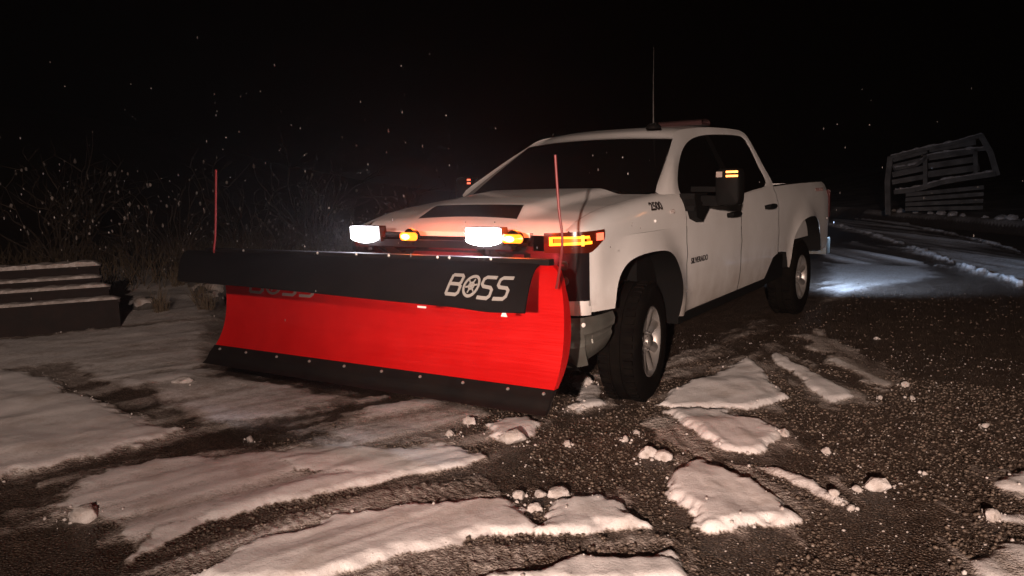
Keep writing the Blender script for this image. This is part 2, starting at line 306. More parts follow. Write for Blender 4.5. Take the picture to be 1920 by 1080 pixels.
gy = axis([(-220, -60, 10), (-60, -20, 1.2), (-20, -7, .13), (-7, -1.5, .045), (-1.5, .3, .025), (.3, 3.4, .014), (3.4, 5, .05), (5, 14, .8), (14, 60, 6)])
GX, GY = np.meshgrid(gx, gy, indexing='ij'); GH, GS = ground_fields(GX, GY)
def heightfield(name, X, Y, Z, S, m):
    nx, ny = X.shape; me = bpy.data.meshes.new(name)
    me.vertices.add(nx*ny); me.vertices.foreach_set("co", np.stack([X, Y, Z], -1).astype(np.float32).ravel())
    i = np.arange(nx-1)[:, None]*ny+np.arange(ny-1)[None]; q = np.stack([i, i+ny, i+ny+1, i+1], -1).reshape(-1, 4)
    me.loops.add(q.size); me.loops.foreach_set("vertex_index", q.ravel().astype(np.int32))
    me.polygons.add(len(q)); me.polygons.foreach_set("loop_start", np.arange(0, q.size, 4, dtype=np.int32))
    me.polygons.foreach_set("loop_total", np.full(len(q), 4, np.int32)); me.polygons.foreach_set("use_smooth", np.ones(len(q), bool))
    me.update(calc_edges=True)
    a = me.attributes.new("snow", 'FLOAT', 'POINT'); a.data.foreach_set("value", S.astype(np.float32).ravel())
    me.materials.append(m); o = bpy.data.objects.new(name, me); COL.objects.link(o); return o
def ground_material():
    m = bpy.data.materials.new("gravel_and_snow"); m.use_nodes = True; n = m.node_tree.nodes; l = m.node_tree.links; b = n["Principled BSDF"]
    def N(t, **k):
        x = n.new(t)
        for a, v in k.items(): setattr(x, a, v)
        return x
    tc = N("ShaderNodeTexCoord"); at = N("ShaderNodeAttribute", attribute_name="snow")
    def noise(sc, det=5, ro=.6):
        t = N("ShaderNodeTexNoise"); t.inputs["Scale"].default_value = sc; t.inputs["Detail"].default_value = det; t.inputs["Roughness"].default_value = ro
        l.new(tc.outputs["Object"], t.inputs["Vector"]); return t
    def mathn(op, a, b_=None, c=None):
        x = N("ShaderNodeMath", operation=op)
        for k, v in enumerate((a, b_, c)):
            if v is None: continue
            if isinstance(v, (int, float)): x.inputs[k].default_value = v
            else: l.new(v, x.inputs[k])
        return x.outputs[0]
    def ramp(src, *els):
        r = N("ShaderNodeValToRGB"); e = r.color_ramp.elements
        while len(e) < len(els): e.new(.5)
        for k, (p, c) in enumerate(els): e[k].position = p; e[k].color = (*c, 1)
        l.new(src, r.inputs[0]); return r.outputs[0]
    n1, n2, n3 = noise(26), noise(90, 4), noise(5)
    vor = N("ShaderNodeTexVoronoi"); vor.inputs["Scale"].default_value = 75; l.new(tc.outputs["Object"], vor.inputs["Vector"])
    vor2 = N("ShaderNodeTexVoronoi"); vor2.inputs["Scale"].default_value = 120; l.new(tc.outputs["Object"], vor2.inputs["Vector"])
    # broken-up snow cover
    k = mathn('ADD', at.outputs["Fac"], mathn('MULTIPLY', mathn('SUBTRACT', n1.outputs[0], .5), .42))
    k = mathn('ADD', k, mathn('MULTIPLY', mathn('SUBTRACT', n2.outputs[0], .5), .34))
    cover = N("ShaderNodeMapRange"); cover.inputs[1].default_value = .10; cover.inputs[2].default_value = .78; l.new(k, cover.inputs[0])
    grav = ramp(vor.outputs["Color"], (.1, (.028, .018, .012)), (.45, (.085, .058, .040)), (.74, (.15, .107, .077)), (.86, (.28, .22, .18)))
    grav2 = ramp(vor2.outputs["Color"], (.2, (.032, .021, .015)), (.7, (.115, .08, .058)), (.85, (.24, .19, .155)))
    gm = N("ShaderNodeMix", data_type='RGBA'); gm.inputs[0].default_value = .5; l.new(grav, gm.inputs[6]); l.new(grav2, gm.inputs[7])
    dirt = ramp(n3.outputs[0], (.38, (.55, .50, .46)), (.7, (1, 1, 1)))
    gm2 = N("ShaderNodeMix", data_type='RGBA', blend_type='MULTIPLY'); gm2.inputs[0].default_value = 1; l.new(gm.outputs[2], gm2.inputs[6]); l.new(dirt, gm2.inputs[7])
    # packed slush is brown, clean snow white
    sc = ramp(cover.outputs[0], (0, (.04, .029, .021)), (.25, (.13, .10, .082)), (.6, (.40, .355, .32)), (1.0, (.84, .82, .81)))
    n5 = noise(3.2, 7, .68); n6 = noise(150, 3, .7)       # grime worked into the snow, patches and grit
    gr1 = ramp(n5.outputs[0], (.34, (.80, .76, .73)), (.50, (1, 1, 1))); gr2 = ramp(n6.outputs[0], (.28, (.55, .48, .43)), (.37, (1, 1, 1)))
    g1 = N("ShaderNodeMix", data_type='RGBA', blend_type='MULTIPLY'); g1.inputs[0].default_value = 1; l.new(sc, g1.inputs[6]); l.new(gr1, g1.inputs[7])
    g2 = N("ShaderNodeMix", data_type='RGBA', blend_type='MULTIPLY'); g2.inputs[0].default_value = 1; l.new(g1.outputs[2], g2.inputs[6]); l.new(gr2, g2.inputs[7]); sc = g2.outputs[2]
    mx = N("ShaderNodeMix", data_type='RGBA'); sm = N("ShaderNodeMapRange"); sm.inputs[1].default_value = .02; sm.inputs[2].default_value = .22
    l.new(cover.outputs[0], sm.inputs[0]); l.new(sm.outputs[0], mx.inputs[0]); l.new(gm2.outputs[2], mx.inputs[6]); l.new(sc, mx.inputs[7])
    # white grains of snow scattered over the gravel
    vs = N("ShaderNodeTexVoronoi"); vs.inputs["Scale"].default_value = 60; l.new(tc.outputs["Object"], vs.inputs["Vector"])
    gr = mathn('LESS_THAN', vs.outputs["Distance"], .13); sep = N("ShaderNodeSeparateColor"); l.new(vs.outputs["Color"], sep.inputs[0])
    gr = mathn('MULTIPLY', gr, mathn('GREATER_THAN', sep.outputs[0], .70))
    mg = N("ShaderNodeMix", data_type='RGBA'); l.new(gr, mg.inputs[0]); l.new(mx.outputs[2], mg.inputs[6]); mg.inputs[7].default_value = (.42, .38, .35, 1)
    l.new(mg.outputs[2], b.inputs["Base Color"])
    ro = ramp(cover.outputs[0], (0, (.46,)*3), (.25, (.6,)*3), (.6, (.85,)*3)); l.new(ro, b.inputs["Roughness"])
    b.inputs["Specular IOR Level"].default_value = .35
    inv = mathn('SUBTRACT', 1.0, cover.outputs[0])
    hgt = mathn('ADD', mathn('MULTIPLY', mathn('MULTIPLY', vor.outputs["Distance"], inv), -1.6), mathn('MULTIPLY', n2.outputs[0], .5))
    hgt = mathn('ADD', hgt, mathn('MULTIPLY', n1.outputs[0], .55)); hgt = mathn('MULTIPLY', hgt, mathn('ADD', .32, mathn('MULTIPLY', inv, .8)))
    bp = N("ShaderNodeBump"); bp.inputs["Strength"].default_value = .9; bp.inputs["Distance"].default_value = .016
    l.new(hgt, bp.inputs["Height"]); l.new(bp.outputs[0], b.inputs["Normal"])
    return m
ground = heightfield("ground", GX, GY, GH, GS, ground_material()); tag(ground, kind='structure', label='snowy gravel yard with ploughed tracks')
def gz(x, y):
    h, s = ground_fields(np.array([[float(x)]]), np.array([[float(y)]])); return float(h[0, 0])

# ------------------------------------------------------------------ pickup truck (x forward, y to its left, front axle at x=0)
TRUCK = thing("pickup_truck", "white crew cab pickup truck carrying a red snow plow, amber lights lit", "pickup truck", (0, 0, 0))
def ze(x):            # height of the seam between hood and fender
    return np.interp(x, [-.62, -.35, 0, .4, .6, .8, .93], [1.462, 1.452, 1.425, 1.385, 1.355, 1.305, 1.258])
def ytap(x): return np.interp(x, [-5.36, -5.25, -5.0, .45, .60, .72, .81, .885, .93], [.955, .985, 1.0, 1.0, 1.0, .998, .988, .962, .90])
def flare(x, z):
    f = 0
    for x0 in (0.08, -4.12):
        d = math.hypot((x-x0)/.62, max(z-.42, -.2)/.66)-1
        f += .042*math.exp(-(d/.16)**2) if d > -.5 else 0
    return f
def yside(x, z):
    y = float(ytap(x))
    if z < .82: y -= ((.82-z)/.35)**2*.055
    if z > 1.2: y -= (z-1.2)**2*1.0
    y += .008*math.exp(-((z-1.0)/.05)**2)*(1 if x < -.6 else .4)
    return y+flare(x, z)
def panel(mb, outline, s, yf, step=.09, off=0):
    bm = bmesh.new(); vs = [bm.verts.new((x, 0, z)) for x, z in outline]; bm.faces.new(vs)
    xs = [p[0] for p in outline]; zs = [p[1] for p in outline]
    k = math.floor(min(xs)/step)
    while k*step < max(xs):
        bmesh.ops.bisect_plane(bm, geom=bm.verts[:]+bm.edges[:]+bm.faces[:], plane_co=(k*step+.0013, 0, 0), plane_no=(1, 0, 0)); k += 1
    k = math.floor(min(zs)/step)
    while k*step < max(zs):
        bmesh.ops.bisect_plane(bm, geom=bm.verts[:]+bm.edges[:]+bm.faces[:], plane_co=(0, 0, k*step+.0017), plane_no=(0, 0, 1)); k += 1
    bmesh.ops.triangulate(bm, faces=[f for f in bm.faces if len(f.verts) > 5])
    V = [(v.co.x, s*(yf(v.co.x, v.co.z)+off), v.co.z) for v in bm.verts]; bm.verts.index_update()
    F = [tuple(v.index for v in f.verts) for f in bm.faces]; bm.free(); mb.add(V, F)
def catmull(pts, n=4, closed=True):
    out = []; m = len(pts)
    for i in range(m if closed else m-1):
        g = lambda k: Vector(pts[k % m]) if closed else Vector(pts[min(max(k, 0), m-1)])
        a, b, c, d = g(i-1), g(i), g(i+1), g(i+2)
        for k in range(n):
            t = k/n; out.append(tuple(.5*((2*b)+(c-a)*t+(2*a-5*b+4*c-d)*t*t+(3*b-a-3*c+d)*t**3)))
    if not closed: out.append(tuple(pts[-1]))
    return out
def belt(x): return float(np.interp(x, [-3.03, -2.4, -1.9, -1.1, -.9, -.62], [1.45, 1.41, 1.38, 1.345, 1.352, 1.44]))
ARF = [(.645, .76), (.60, .88), (.53, .975), (.42, 1.035), (.24, 1.062), (-.05, 1.062), (-.22, 1.035), (-.34, .965), (-.42, .86), (-.465, .70), (-.48, .53)]
ARR = [(-3.45, .59), (-3.50, .78), (-3.60, .93), (-3.76, 1.035), (-3.98, 1.085), (-4.25, 1.095), (-4.50, 1.075), (-4.66, .99), (-4.75, .85), (-4.78, .66)]
ARFs = catmull([Vector((a, b)) for a, b in ARF], 3, False); ARRs = catmull([Vector((a, b)) for a, b in ARR], 3, False)
def ygreen(x, z):
    b = belt(x); y = 1.0-(b-1.2)**2 if b > 1.2 else 1.0
    if z > b: y -= (z-b)*.53
    if x > -1.3:        # the pillar rolls in towards the windscreen edge
        yl = .878-.235*(-.32-x); zl = 1.462+.56*(-.32-x); y = min(y, yl+max(0, zl-z)*.9+.004)
    return y
OUT = [(-.30, 1.462), (-.64, 1.665), (-1.04, 1.868), (-1.16, 1.925), (-1.40, 1.968), (-2.05, 2.012), (-2.7, 2.022), (-2.92, 2.010), (-3.04, 1.945), (-3.06, 1.70), (-3.03, 1.45), (-2.4, 1.41), (-1.9, 1.38), (-1.1, 1.345), (-.9, 1.352), (-.62, 1.43)]
INN = [(-.66, 1.47), (-.78, 1.575), (-1.12, 1.765), (-1.42, 1.872), (-1.80, 1.93), (-2.3, 1.955), (-2.72, 1.962), (-2.90, 1.945), (-2.955, 1.87), (-2.925, 1.66), (-2.87, 1.475), (-2.4, 1.43), (-1.9, 1.395), (-1.1, 1.36), (-.85, 1.362), (-.68, 1.40)]
def roof_edge(x):
    z = float(np.interp(-x, [1.04, 1.16, 1.40, 2.05, 2.7, 2.92, 3.04], [1.868, 1.925, 1.968, 2.012, 2.022, 2.010, 1.945])); return ygreen(x, z), z
def hood_z(x, y):
    a = abs(y); z = float(ze(x))+.022*(1-(a/.84)**2)
    hw = np.interp(x, [-.4, .8], [.60, .46]); ramp = float(np.clip((.82-x)/.20, 0, 1)); ramp = ramp*ramp*(3-2*ramp)
    t = float(np.clip((hw+.07-a)/.16, 0, 1)); t = t*t*(3-2*t)
    return z+.042*ramp*t
for s in (1, -1):
    # fender with its rolled top
    mb = MB(); panel(mb, [(.925, .76), (.925, 1.2), (-.605, 1.2), (-.605, .515), (-.48, .53)]+[tuple(p) for p in ARFs[::-1][1:]], s, yside)
    def ft(u, v):
        x = .925-1.53*u; top = float(ze(x)); a = v*math.pi/2; w = float(ytap(x))-.848
        return (x, s*(.848+w*max(0, math.cos(a))**.8), 1.2+(top-1.2)*math.sin(a)**.9)
    mb.grid(ft, 30, 10)
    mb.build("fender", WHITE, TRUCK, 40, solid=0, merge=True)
    # doors
    for nm, ol in (("front_door", [(-.617, 1.44), (-.9, 1.352), (-1.1, 1.345), (-1.868, 1.378), (-1.868, .525), (-.617, .515)]),
                   ("rear_door", [(-1.882, 1.379), (-2.4, 1.41), (-3.02, 1.449), (-3.02, .78), (-2.86, .75), (-2.76, .66), (-2.66, .545), (-1.882, .525)])):
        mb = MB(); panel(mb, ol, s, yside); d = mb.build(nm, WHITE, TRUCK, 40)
        hx, hz = (-1.62, 1.235) if nm == "front_door" else (-2.69, 1.26)
        hb = MB()
        yh = yside(hx, hz)
        hb.tube([(hx+.125, s*(yh+.005), hz), (hx+.10, s*(yh+.035), hz+.004), (hx, s*(yh+.045), hz+.006), (hx-.10, s*(yh+.035), hz+.004), (hx-.125, s*(yh+.005), hz)], [.018, .024, .026, .024, .018], 8)
        hb.build("door_handle", BLACK, d)
    # rocker under the doors, black arch liners
    mb = MB(); mb.beam((-.50, s*.93, .50), (-2.66, s*.93, .525), .10, .07); mb.build("rocker_panel", BLACK, TRUCK)
    for arc, x0 in ((ARFs, .08), (ARRs, -4.12)):
        mb = MB(); L = [(p[0], p[1]) for p in arc]
        mb.grid(lambda u, v: (L[int(round(u*(len(L)-1)))][0], s*(yside(*L[int(round(u*(len(L)-1)))])-.002-.34*v), L[int(round(u*(len(L)-1)))][1]), len(L)-1, 2)
        mb.build("wheel_arch_liner", BLACK, TRUCK)
    # greenhouse frame
    o3 = catmull([Vector(p) for p in OUT], 4); i3 = catmull([Vector(p) for p in INN], 4)
    mb = MB(); m = len(o3)
    def ring(u, v):
        k = int(round(u*m)) % m; x = o3[k][0]*(1-v)+i3[k][0]*v; z = o3[k][1]*(1-v)+i3[k][1]*v
        return (x, s*(ygreen(x, z)-(.010*v**4)), z)
    mb.grid(ring, m, 5); mb.build("cab_side_frame", WHITE, TRUCK, 45, merge=True)
    mb = MB(); panel(mb, [(p[0], p[1]) for p in i3], s, ygreen, .15, -.016); w = mb.build("side_window", GLASS, TRUCK)
    mb = MB(); panel(mb, [(-1.80, 1.385), (-1.97, 1.39), (-1.95, 1.93), (-1.84, 1.93)], s, ygreen, .2, -.010); mb.build("door_pillar", BLACK, TRUCK)
    # bed side
    bed = [(-3.035, 1.45), (-3.035, .79), (-3.16, .785), (-3.33, .765), (-3.40, .66), (-3.42, .60), (-3.45, .59)]+[tuple(p) for p in ARRs[1:]]+[(-5.12, .66), (-5.33, .76), (-5.35, 1.08), (-5.34, 1.33), (-5.27, 1.43), (-5.13, 1.475), (-4.0, 1.468)]
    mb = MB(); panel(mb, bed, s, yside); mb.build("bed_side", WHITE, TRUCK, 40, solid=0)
    mb = MB(); mb.grid(lambda u, v: (-3.035-2.24*u, s*(yside(-3.035-2.24*u, 1.45+.02*u)-.09*v), 1.451+float(np.interp(u, [0, .45, .93, 1], [0, .018, .024, .0]))+.012*math.sin(v*math.pi)), 20, 3); mb.build("bed_rail", BLACK, TRUCK)
    mb = MB(); mb.grid(lambda u, v: (-3.035-2.29*u, s*(.865-.0*v), 1.455-.62*v), 6, 3); mb.build("bed_inner_wall", WHITE, TRUCK)
    # side step cut-out behind the cab
    mb = MB(); mb.beam((-2.68, s*.86, .60), (-3.42, s*.86, .62), .16, .24); mb.build("bed_step", BLACK, TRUCK)
    # tail lamp
    mb = MB(); mb.box((-5.345, s*.93, 1.20), (.05, .10, .34)); mb.build("tail_lamp", mat("tail_red", (.05, .004, .004), .25), TRUCK)

# roof, windscreen, hood
def roofp(u, v):
    t = v*2-1; u = u**1.3; x = (-1.05+.13*(1-t*t))*(1-u)+(-3.02)*u; ye, z_ = roof_edge(min(-1.05, x))
    d = min(1, (x-(-1.05+.13*(1-t*t)))/-.32); k = 1-(1-d)**2
    zt = z_+.035*(1-abs(t)**3)*(1-.35*u**6); return (x, ye*t, 1.872+.022*(1-t*t)+(max(zt, 1.875)-1.872-.022*(1-t*t))*k)
mb = MB(); mb.grid(roofp, 34, 24); mb.build("roof", WHITE, TRUCK, 60)
def wind(u, v):
    t = v*2-1; top = roofp(0, v); b = (-.315+.15*(1-t*t), .872*t, 1.450+.02*(1-t*t))
    return tuple(b[i]*(1-u)+(top[i]-(.004 if i == 2 else 0))*u+(.03*math.sin(u*math.pi)*.5 if i == 0 else 0) for i in range(3))
mb = MB(); mb.grid(wind, 10, 16); mb.build("windscreen", GLASS, TRUCK, 60)
def hoodp(u, v):
    t = v*2-1; x0 = .945-.03*t*t; x1 = -.27+.12*(1-t*t)
    x = x0+(x1-x0)*u; y = .844*t; z = hood_z(min(x, .93), y)
    if u < .12: z -= .04*(1-u/.12)**2
    return (x, y, z)
mb = MB(); mb.grid(hoodp, 34, 44)
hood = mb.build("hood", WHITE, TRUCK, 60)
mb = MB()
def scoop(u, v):
    t = v*2-1; hwid = .42-.05*u; x = .785-.15*u+.02*t*t*(1-u); y = hwid*t
    return (x, y, hood_z(x, y)+.007*math.sin(math.pi*min(1, max(0, u)))**.3+.001)
mb.grid(scoop, 10, 16); mb.build("hood_scoop", BLACK, hood)
mb = MB(); mb.grid(lambda u, v: (-.255+.12*(1-(v*2-1)**2)-.10*u, .84*(v*2-1), 1.440+.012*(1-(v*2-1)**2)), 3, 20); mb.ball((-.20, .40, 1.468), .17, 2, 0, (.35, 1, .16)); mb.ball((-.20, -.40, 1.468), .17, 2, 0, (.35, 1, .10)); mb.build("cowl", BLACK, TRUCK)
mb = MB()
for y0, y1 in ((.62, .10), (-.05, -.55)):
    mb.tube([(-.25, y0, 1.465), (-.27, y0-.1, 1.482), (-.27, y1, 1.49)], .008, 6)
mb.build("wiper", BLACK, TRUCK)
# cab rear wall with window, bed floor, bed front, tailgate, rear bumper
mb = MB(); mb.grid(lambda u, v: (-3.03+.0*u, (.93-.27*u)*(v*2-1), .6+1.36*u), 8, 4); back = mb.build("cab_back", WHITE, TRUCK)
mb = MB(); mb.grid(lambda u, v: (-3.035-.005*u, (.72-.1*u)*(v*2-1), 1.50+.36*u), 4, 4); mb.build("rear_window", GLASS, TRUCK)
mb = MB(); mb.box((-4.19, 0, .86), (2.28, 1.70, .05)); mb.box((-3.07, 0, 1.15), (.05, 1.72, .60)); mb.build("bed_floor", BLACK, TRUCK)
mb = MB(); mb.box((-5.33, 0, 1.14), (.07, 1.74, .64)); tg = mb.build("tailgate", WHITE, TRUCK)
mb = MB(); mb.box((-5.44, 0, .66), (.20, 1.90, .20)); mb.build("rear_bumper", CHROME, TRUCK)
# underbody: frame, floor pan, axles, fuel tank
mb = MB(); mb.box((-1.55, 0, .80), (2.9, 1.66, .50)); mb.box((.45, 0, .90), (.90, 1.20, .42)); mb.box((-4.1, 0, .78), (2.3, 1.25, .16))
for y in (-.42, .42): mb.beam((.95, y, .58), (-5.2, y, .62), .09, .17)
mb.tube([(0, -.78, .42), (0, .78, .42)], .06, 10); mb.tube([(-4.037, -.78, .42), (-4.037, .78, .42)], .07, 10); mb.ball((-4.037, 0, .42), .17, 2)
mb.box((-2.35, .55, .50), (1.2, .40, .22)); mb.tube([(-.2, -.3, .45), (-3.2, -.35, .48), (-5.0, -.55, .5)], .045, 8)
mb.build("underbody", BLACK, TRUCK)
# ---- front end
FP = [(.965, 0), (.962, .3), (.955, .6), (.945, .80), (.925, .905), (.885, .965), (.81, .990), (.72, 1.0)]
def fplan(y_or_t):       # point along the front contour, t in metres
    d = [0]
    for a, b in zip(FP, FP[1:]): d.append(d[-1]+math.hypot(b[0]-a[0], b[1]-a[1]))
    return np.interp(y_or_t, d, [p[0] for p in FP]), np.interp(y_or_t, d, [p[1] for p in FP]), d[-1]
TT = fplan(0)[2]
def fstrip(mb, s, t0, t1, zlo, zhi, off=0, nu=14, nv=4, bulge=0):
    def f(u, v):
        t = t0+(t1-t0)*u; x, y, _ = fplan(t); x2, y2, _ = fplan(t+.01 if t < TT-.02 else t); x1, y1, _ = fplan(t-.01)
        n = Vector((y2-y1, -(x2-x1), 0)); n.normalize()
        lo = zlo(u) if callable(zlo) else zlo; hi = zhi(u) if callable(zhi) else zhi
        o = off+bulge*math.sin(math.pi*v)
        return (x+n.x*o, s*(y+n.y*o), lo+(hi-lo)*v)
    mb.grid(f, nu, nv)
mb = MB(); mb.grid(lambda u, v: (fplan(.62*abs(u*2-1))[0]-.03, (.62 if u > .5 else -.62)*abs(u*2-1), .76+.48*v), 16, 6); gr = mb.build("grille", GLOSS, TRUCK)
mb = MB()
for z in (.84, .92, 1.0, 1.17): mb.tube([(fplan(.6)[0]+.0, -.60, z), (fplan(0.01)[0]+.01, 0, z), (fplan(.6)[0]+.0, .60, z)], .014, 6)
mb.build("grille_bar", STEEL, gr)
mb = MB(); mb.box((.985, 0, 1.08), (.03, 1.20, .07)); mb.build("grille_crossbar", GLOSS, gr)
mb = MB(); mb.grid(lambda u, v: (fplan(.62*abs(u*2-1))[0]+.004, (.62 if u > .5 else -.62)*abs(u*2-1), 1.215+.03*v), 16, 1); mb.build("grille_surround", WHITE, gr)
for s in (1, -1):
    mb = MB(); fstrip(mb, s, .60, 1.02, .745, .835, .0); fstrip(mb, s, 1.0, 1.06, .80, 1.14, .0, 8); mb.build("headlight_surround", WHITE, TRUCK)
    mb = MB(); fstrip(mb, s, .60, 1.005, .835, 1.135, .006, 14, 6); hl = mb.build("headlight", GLOSS, TRUCK)
    mb = MB()
    for zz, rr in ((1.05, .042), (.955, .042), (.875, .028)):
        x, y, _ = fplan(.85); mb.lathe([(.001, .012), (rr*.6, .010), (rr, .0), (rr*1.15, .006), (rr*1.15, -.01)], (x-.002, s*y, zz), (1, s*.25, 0), (0, 0, 1), 20)
    mb.build("projector_lens", mat("projector_glass", (.10, .10, .11), .08, metal=.6), hl)
    mb = MB(); fstrip(mb, s, .72, TT-.004, lambda u: 1.125+.075*max(0, (u-.70)/.30), lambda u: 1.245+.014*u, .009, 18, 4, .004); top = mb.build("turn_signal_housing", AMBDIM, TRUCK)
    mb = MB(); fstrip(mb, s, .76, 1.02, lambda u: 1.168+.01*u, lambda u: 1.184+.012*u, .017, 12, 1); fstrip(mb, s, .78, 1.0, lambda u: 1.212, lambda u: 1.224+.004*u, .017, 12, 1); fstrip(mb, s, .955, .972, 1.168, 1.232, .018, 2, 1); fstrip(mb, s, .76, .785, 1.168, 1.222, .018, 2, 1); mb.build("turn_signal", AMBER, top)
    mb = MB(); fstrip(mb, s, .79, 1.01, 1.176, 1.216, .0145, 10, 2); mb.build("turn_signal_reflector", mat("amber_reflector_lit", (.4, .08, .01), .3, emit=(1, .15, .006), es=1.3), top)
    mb = MB(); fstrip(mb, s, 1.055, TT-.02, 1.195, 1.24, .016, 6, 2); mb.build("side_marker", REDLIT, top)
    lamp("turn_signal_light", 'POINT', (1.02, s*.93, 1.20), 0.12, (1, .22, .02), .03).parent = TRUCK
# bumper
BPL = catmull([Vector(p) for p in [(1.13, 0), (1.12, .35), (1.09, .65), (1.03, .86), (.94, .975), (.82, 1.02), (.62, 1.025)]], 5, False)
def bump(u, v):
    t = (u*2-1); k = abs(t)*(len(BPL)-1); i = min(int(k), len(BPL)-2); f = k-i
    x = BPL[i][0]*(1-f)+BPL[i+1][0]*f; y = BPL[i][1]*(1-f)+BPL[i+1][1]*f
    lo = .42+.08*max(0, (abs(t)-.55)/.45)**1.5; hi = .738
    z = lo+(hi-lo)*v; inn = .10*(1-v)**2.2+.025*max(0, v-.85)/.15+.018*(.42 < v < .62)
    return (x-inn*(.9 if abs(t) < .8 else .3), (1 if t > 0 else -1)*(y-inn*(.2 if abs(t) < .7 else .9)), z)
mb = MB(); mb.grid(bump, 60, 12); mb.build("front_bumper", CHROME, TRUCK, 30)
mb = MB(); mb.box((.90, 0, .50), (.25, 1.5, .16)); mb.grid(lambda u, v: (.99-.12*v, .92*(u*2-1), .47-.08*v), 10, 2); mb.build("bumper_valance", BLACK, TRUCK)
mb = MB(); mb.lathe([(.001, .004), (.011, .003), (.014, 0)], (.955, .985, .70), (.5, .8, 0), (0, 0, 1), 12); mb.build("parking_sensor", REFLECT, TRUCK)
# ---- wheels
def wheel(x, s, steer=0, rim_parent=None):
    c = Vector((x, s*.85, .42)); ax = Vector((-math.sin(steer), math.cos(steer), 0))*s; up = Vector((0, 0, 1))
    mb = MB(); mb.lathe([(.001, .06), (.09, .06), (.16, .02), (.16, -.12), (.001, -.12)], c, ax, up, 24); w = mb.build("wheel", STEEL, TRUCK)
    mb = MB(); R = .42
    mb.lathe([(.242, .115), (.262, .138), (.32, .147), (.375, .142), (.40, .130), (.412, .115), (R, .09), (R, .045), (R-.012, .042), (R-.012, .030), (R, .027), (R, -.027), (R-.012, -.030), (R-.012, -.042), (R, -.045), (R, -.09), (.41, -.115), (.375, -.142), (.30, -.147), (.242, -.12)], c, ax, up, 96)
    f = ax.cross(up)
    for k in range(48):        # shoulder lugs
        t = 2*math.pi*k/48
        for side in (1, -1):
            rd = up*math.cos(t+side*.03)+f*math.sin(t+side*.03); tg_ = ax.cross(rd)
            rot = Matrix((tg_, ax, rd)).transposed()
            mb.box(c+ax*(side*.085)+rd*(R-.001), (.030, .062, .018), rot)
    mb.build("tyre", RUBBER, w, 30)
    mb = MB()
    mb.lathe([(.245, .118), (.250, .128), (.243, .132), (.234, .120), (.226, .095), (.215, .05), (.21, -.10)], c, ax, up, 64)
    nsp = 8
    for k in range(nsp):
        t0 = 2*math.pi*(k+.5)/nsp
        def sp(u, v, t0=t0):
            r_ = .055+.175*u; hw = (.030+.012*u) if u > .15 else .034; a = t0+(v*2-1)*hw/r_*1.0
            rd = up*math.cos(a)+f*math.sin(a); h_ = .085+.030*math.sin(u*math.pi*.9)*.6+(.03*u**3)-.022*abs(v*2-1)**2
            return c+rd*r_+ax*h_
        mb.grid(sp, 10, 6)
    mb.lathe([(.001, .128), (.035, .127), (.047, .118), (.05, .10), (.075, .095), (.078, .06)], c, ax, up, 32)
    for k in range(8):
        a = 2*math.pi*k/8; rd = up*math.cos(a)+f*math.sin(a); mb.tube([c+rd*.062+ax*.09, c+rd*.062+ax*.112], .009, 6)
    mb.build("rim", ALLOY, w, 40)
wheel(0, 1, math.radians(9)); wheel(0, -1, math.radians(9)); wheel(-4.037, 1); wheel(-4.037, -1)
# ---- towing mirrors
for s in (1, -1):
    ex = .0 if s > 0 else -.10
    mb = MB()
    mb.box((-.74, s*1.0, 1.375), (.26, .12, .13)); mb.add([(-.58, s*.99, 1.40), (-.92, s*.99, 1.34), (-.80, s*1.0, 1.215), (-.58, s*1.075, 1.40), (-.90, s*1.075, 1.34), (-.79, s*1.06, 1.225), (-.66, s*1.0, 1.25), (-.66, s*1.06, 1.26)], [(0, 1, 2, 6), (3, 7, 5, 4), (2, 5, 7, 6), (1, 4, 5, 2), (0, 3, 4, 1), (0, 6, 7, 3)])
    for z in (1.385, 1.47): mb.beam((-.78, s*.98, z), (-.76, s*(1.22+ex), z-.005), .07, .075 if z < 1.4 else .04)
    arm = mb.build("mirror_arm", BLACK, TRUCK)
    mb = MB()
    def head(u, v):
        a = 2*math.pi*u; cx, cz = math.cos(a), math.sin(a)
        sx = abs(cx)**.35*(1 if cx > 0 else -1); sz = abs(cz)**.35*(1 if cz > 0 else -1)
        k = [.0, .78, .93, 1, 1, .93, .9, 0][int(round(v*7))]; xx = [.075, .075, .065, .04, -.04, -.06, -.06, -.05][int(round(v*7))]
        return (-.75+xx, s*(1.28+ex+.094*sx*k), 1.483+.137*sz*k)
    mb.grid(head, 32, 7); hd = mb.build("mirror_head", BLACK, TRUCK, 40, merge=True)
    mb = MB()
    for z in (1.562, 1.592): mb.box((-.668, s*(1.32+ex) if s > 0 else -1.10, z), (.012, .085 if s > 0 else .03, .014))
    mb.build("mirror_marker_lamp", mat("marker_amber", (.7, .2, .03), .3, emit=(1, .33 if s > 0 else .12, .07), es=5 if s > 0 else 2.5), hd)
    if s > 0:
        mb = MB()
        for z in (1.560, 1.590): mb.box((-.668, s*1.225, z), (.010, .045, .010))
        mb.box((-.668, s*1.225, 1.575), (.004, .045, .024))
        mb.build("mirror_clearance_lens", mat("clearance_grey", (.3, .27, .25), .3), hd)
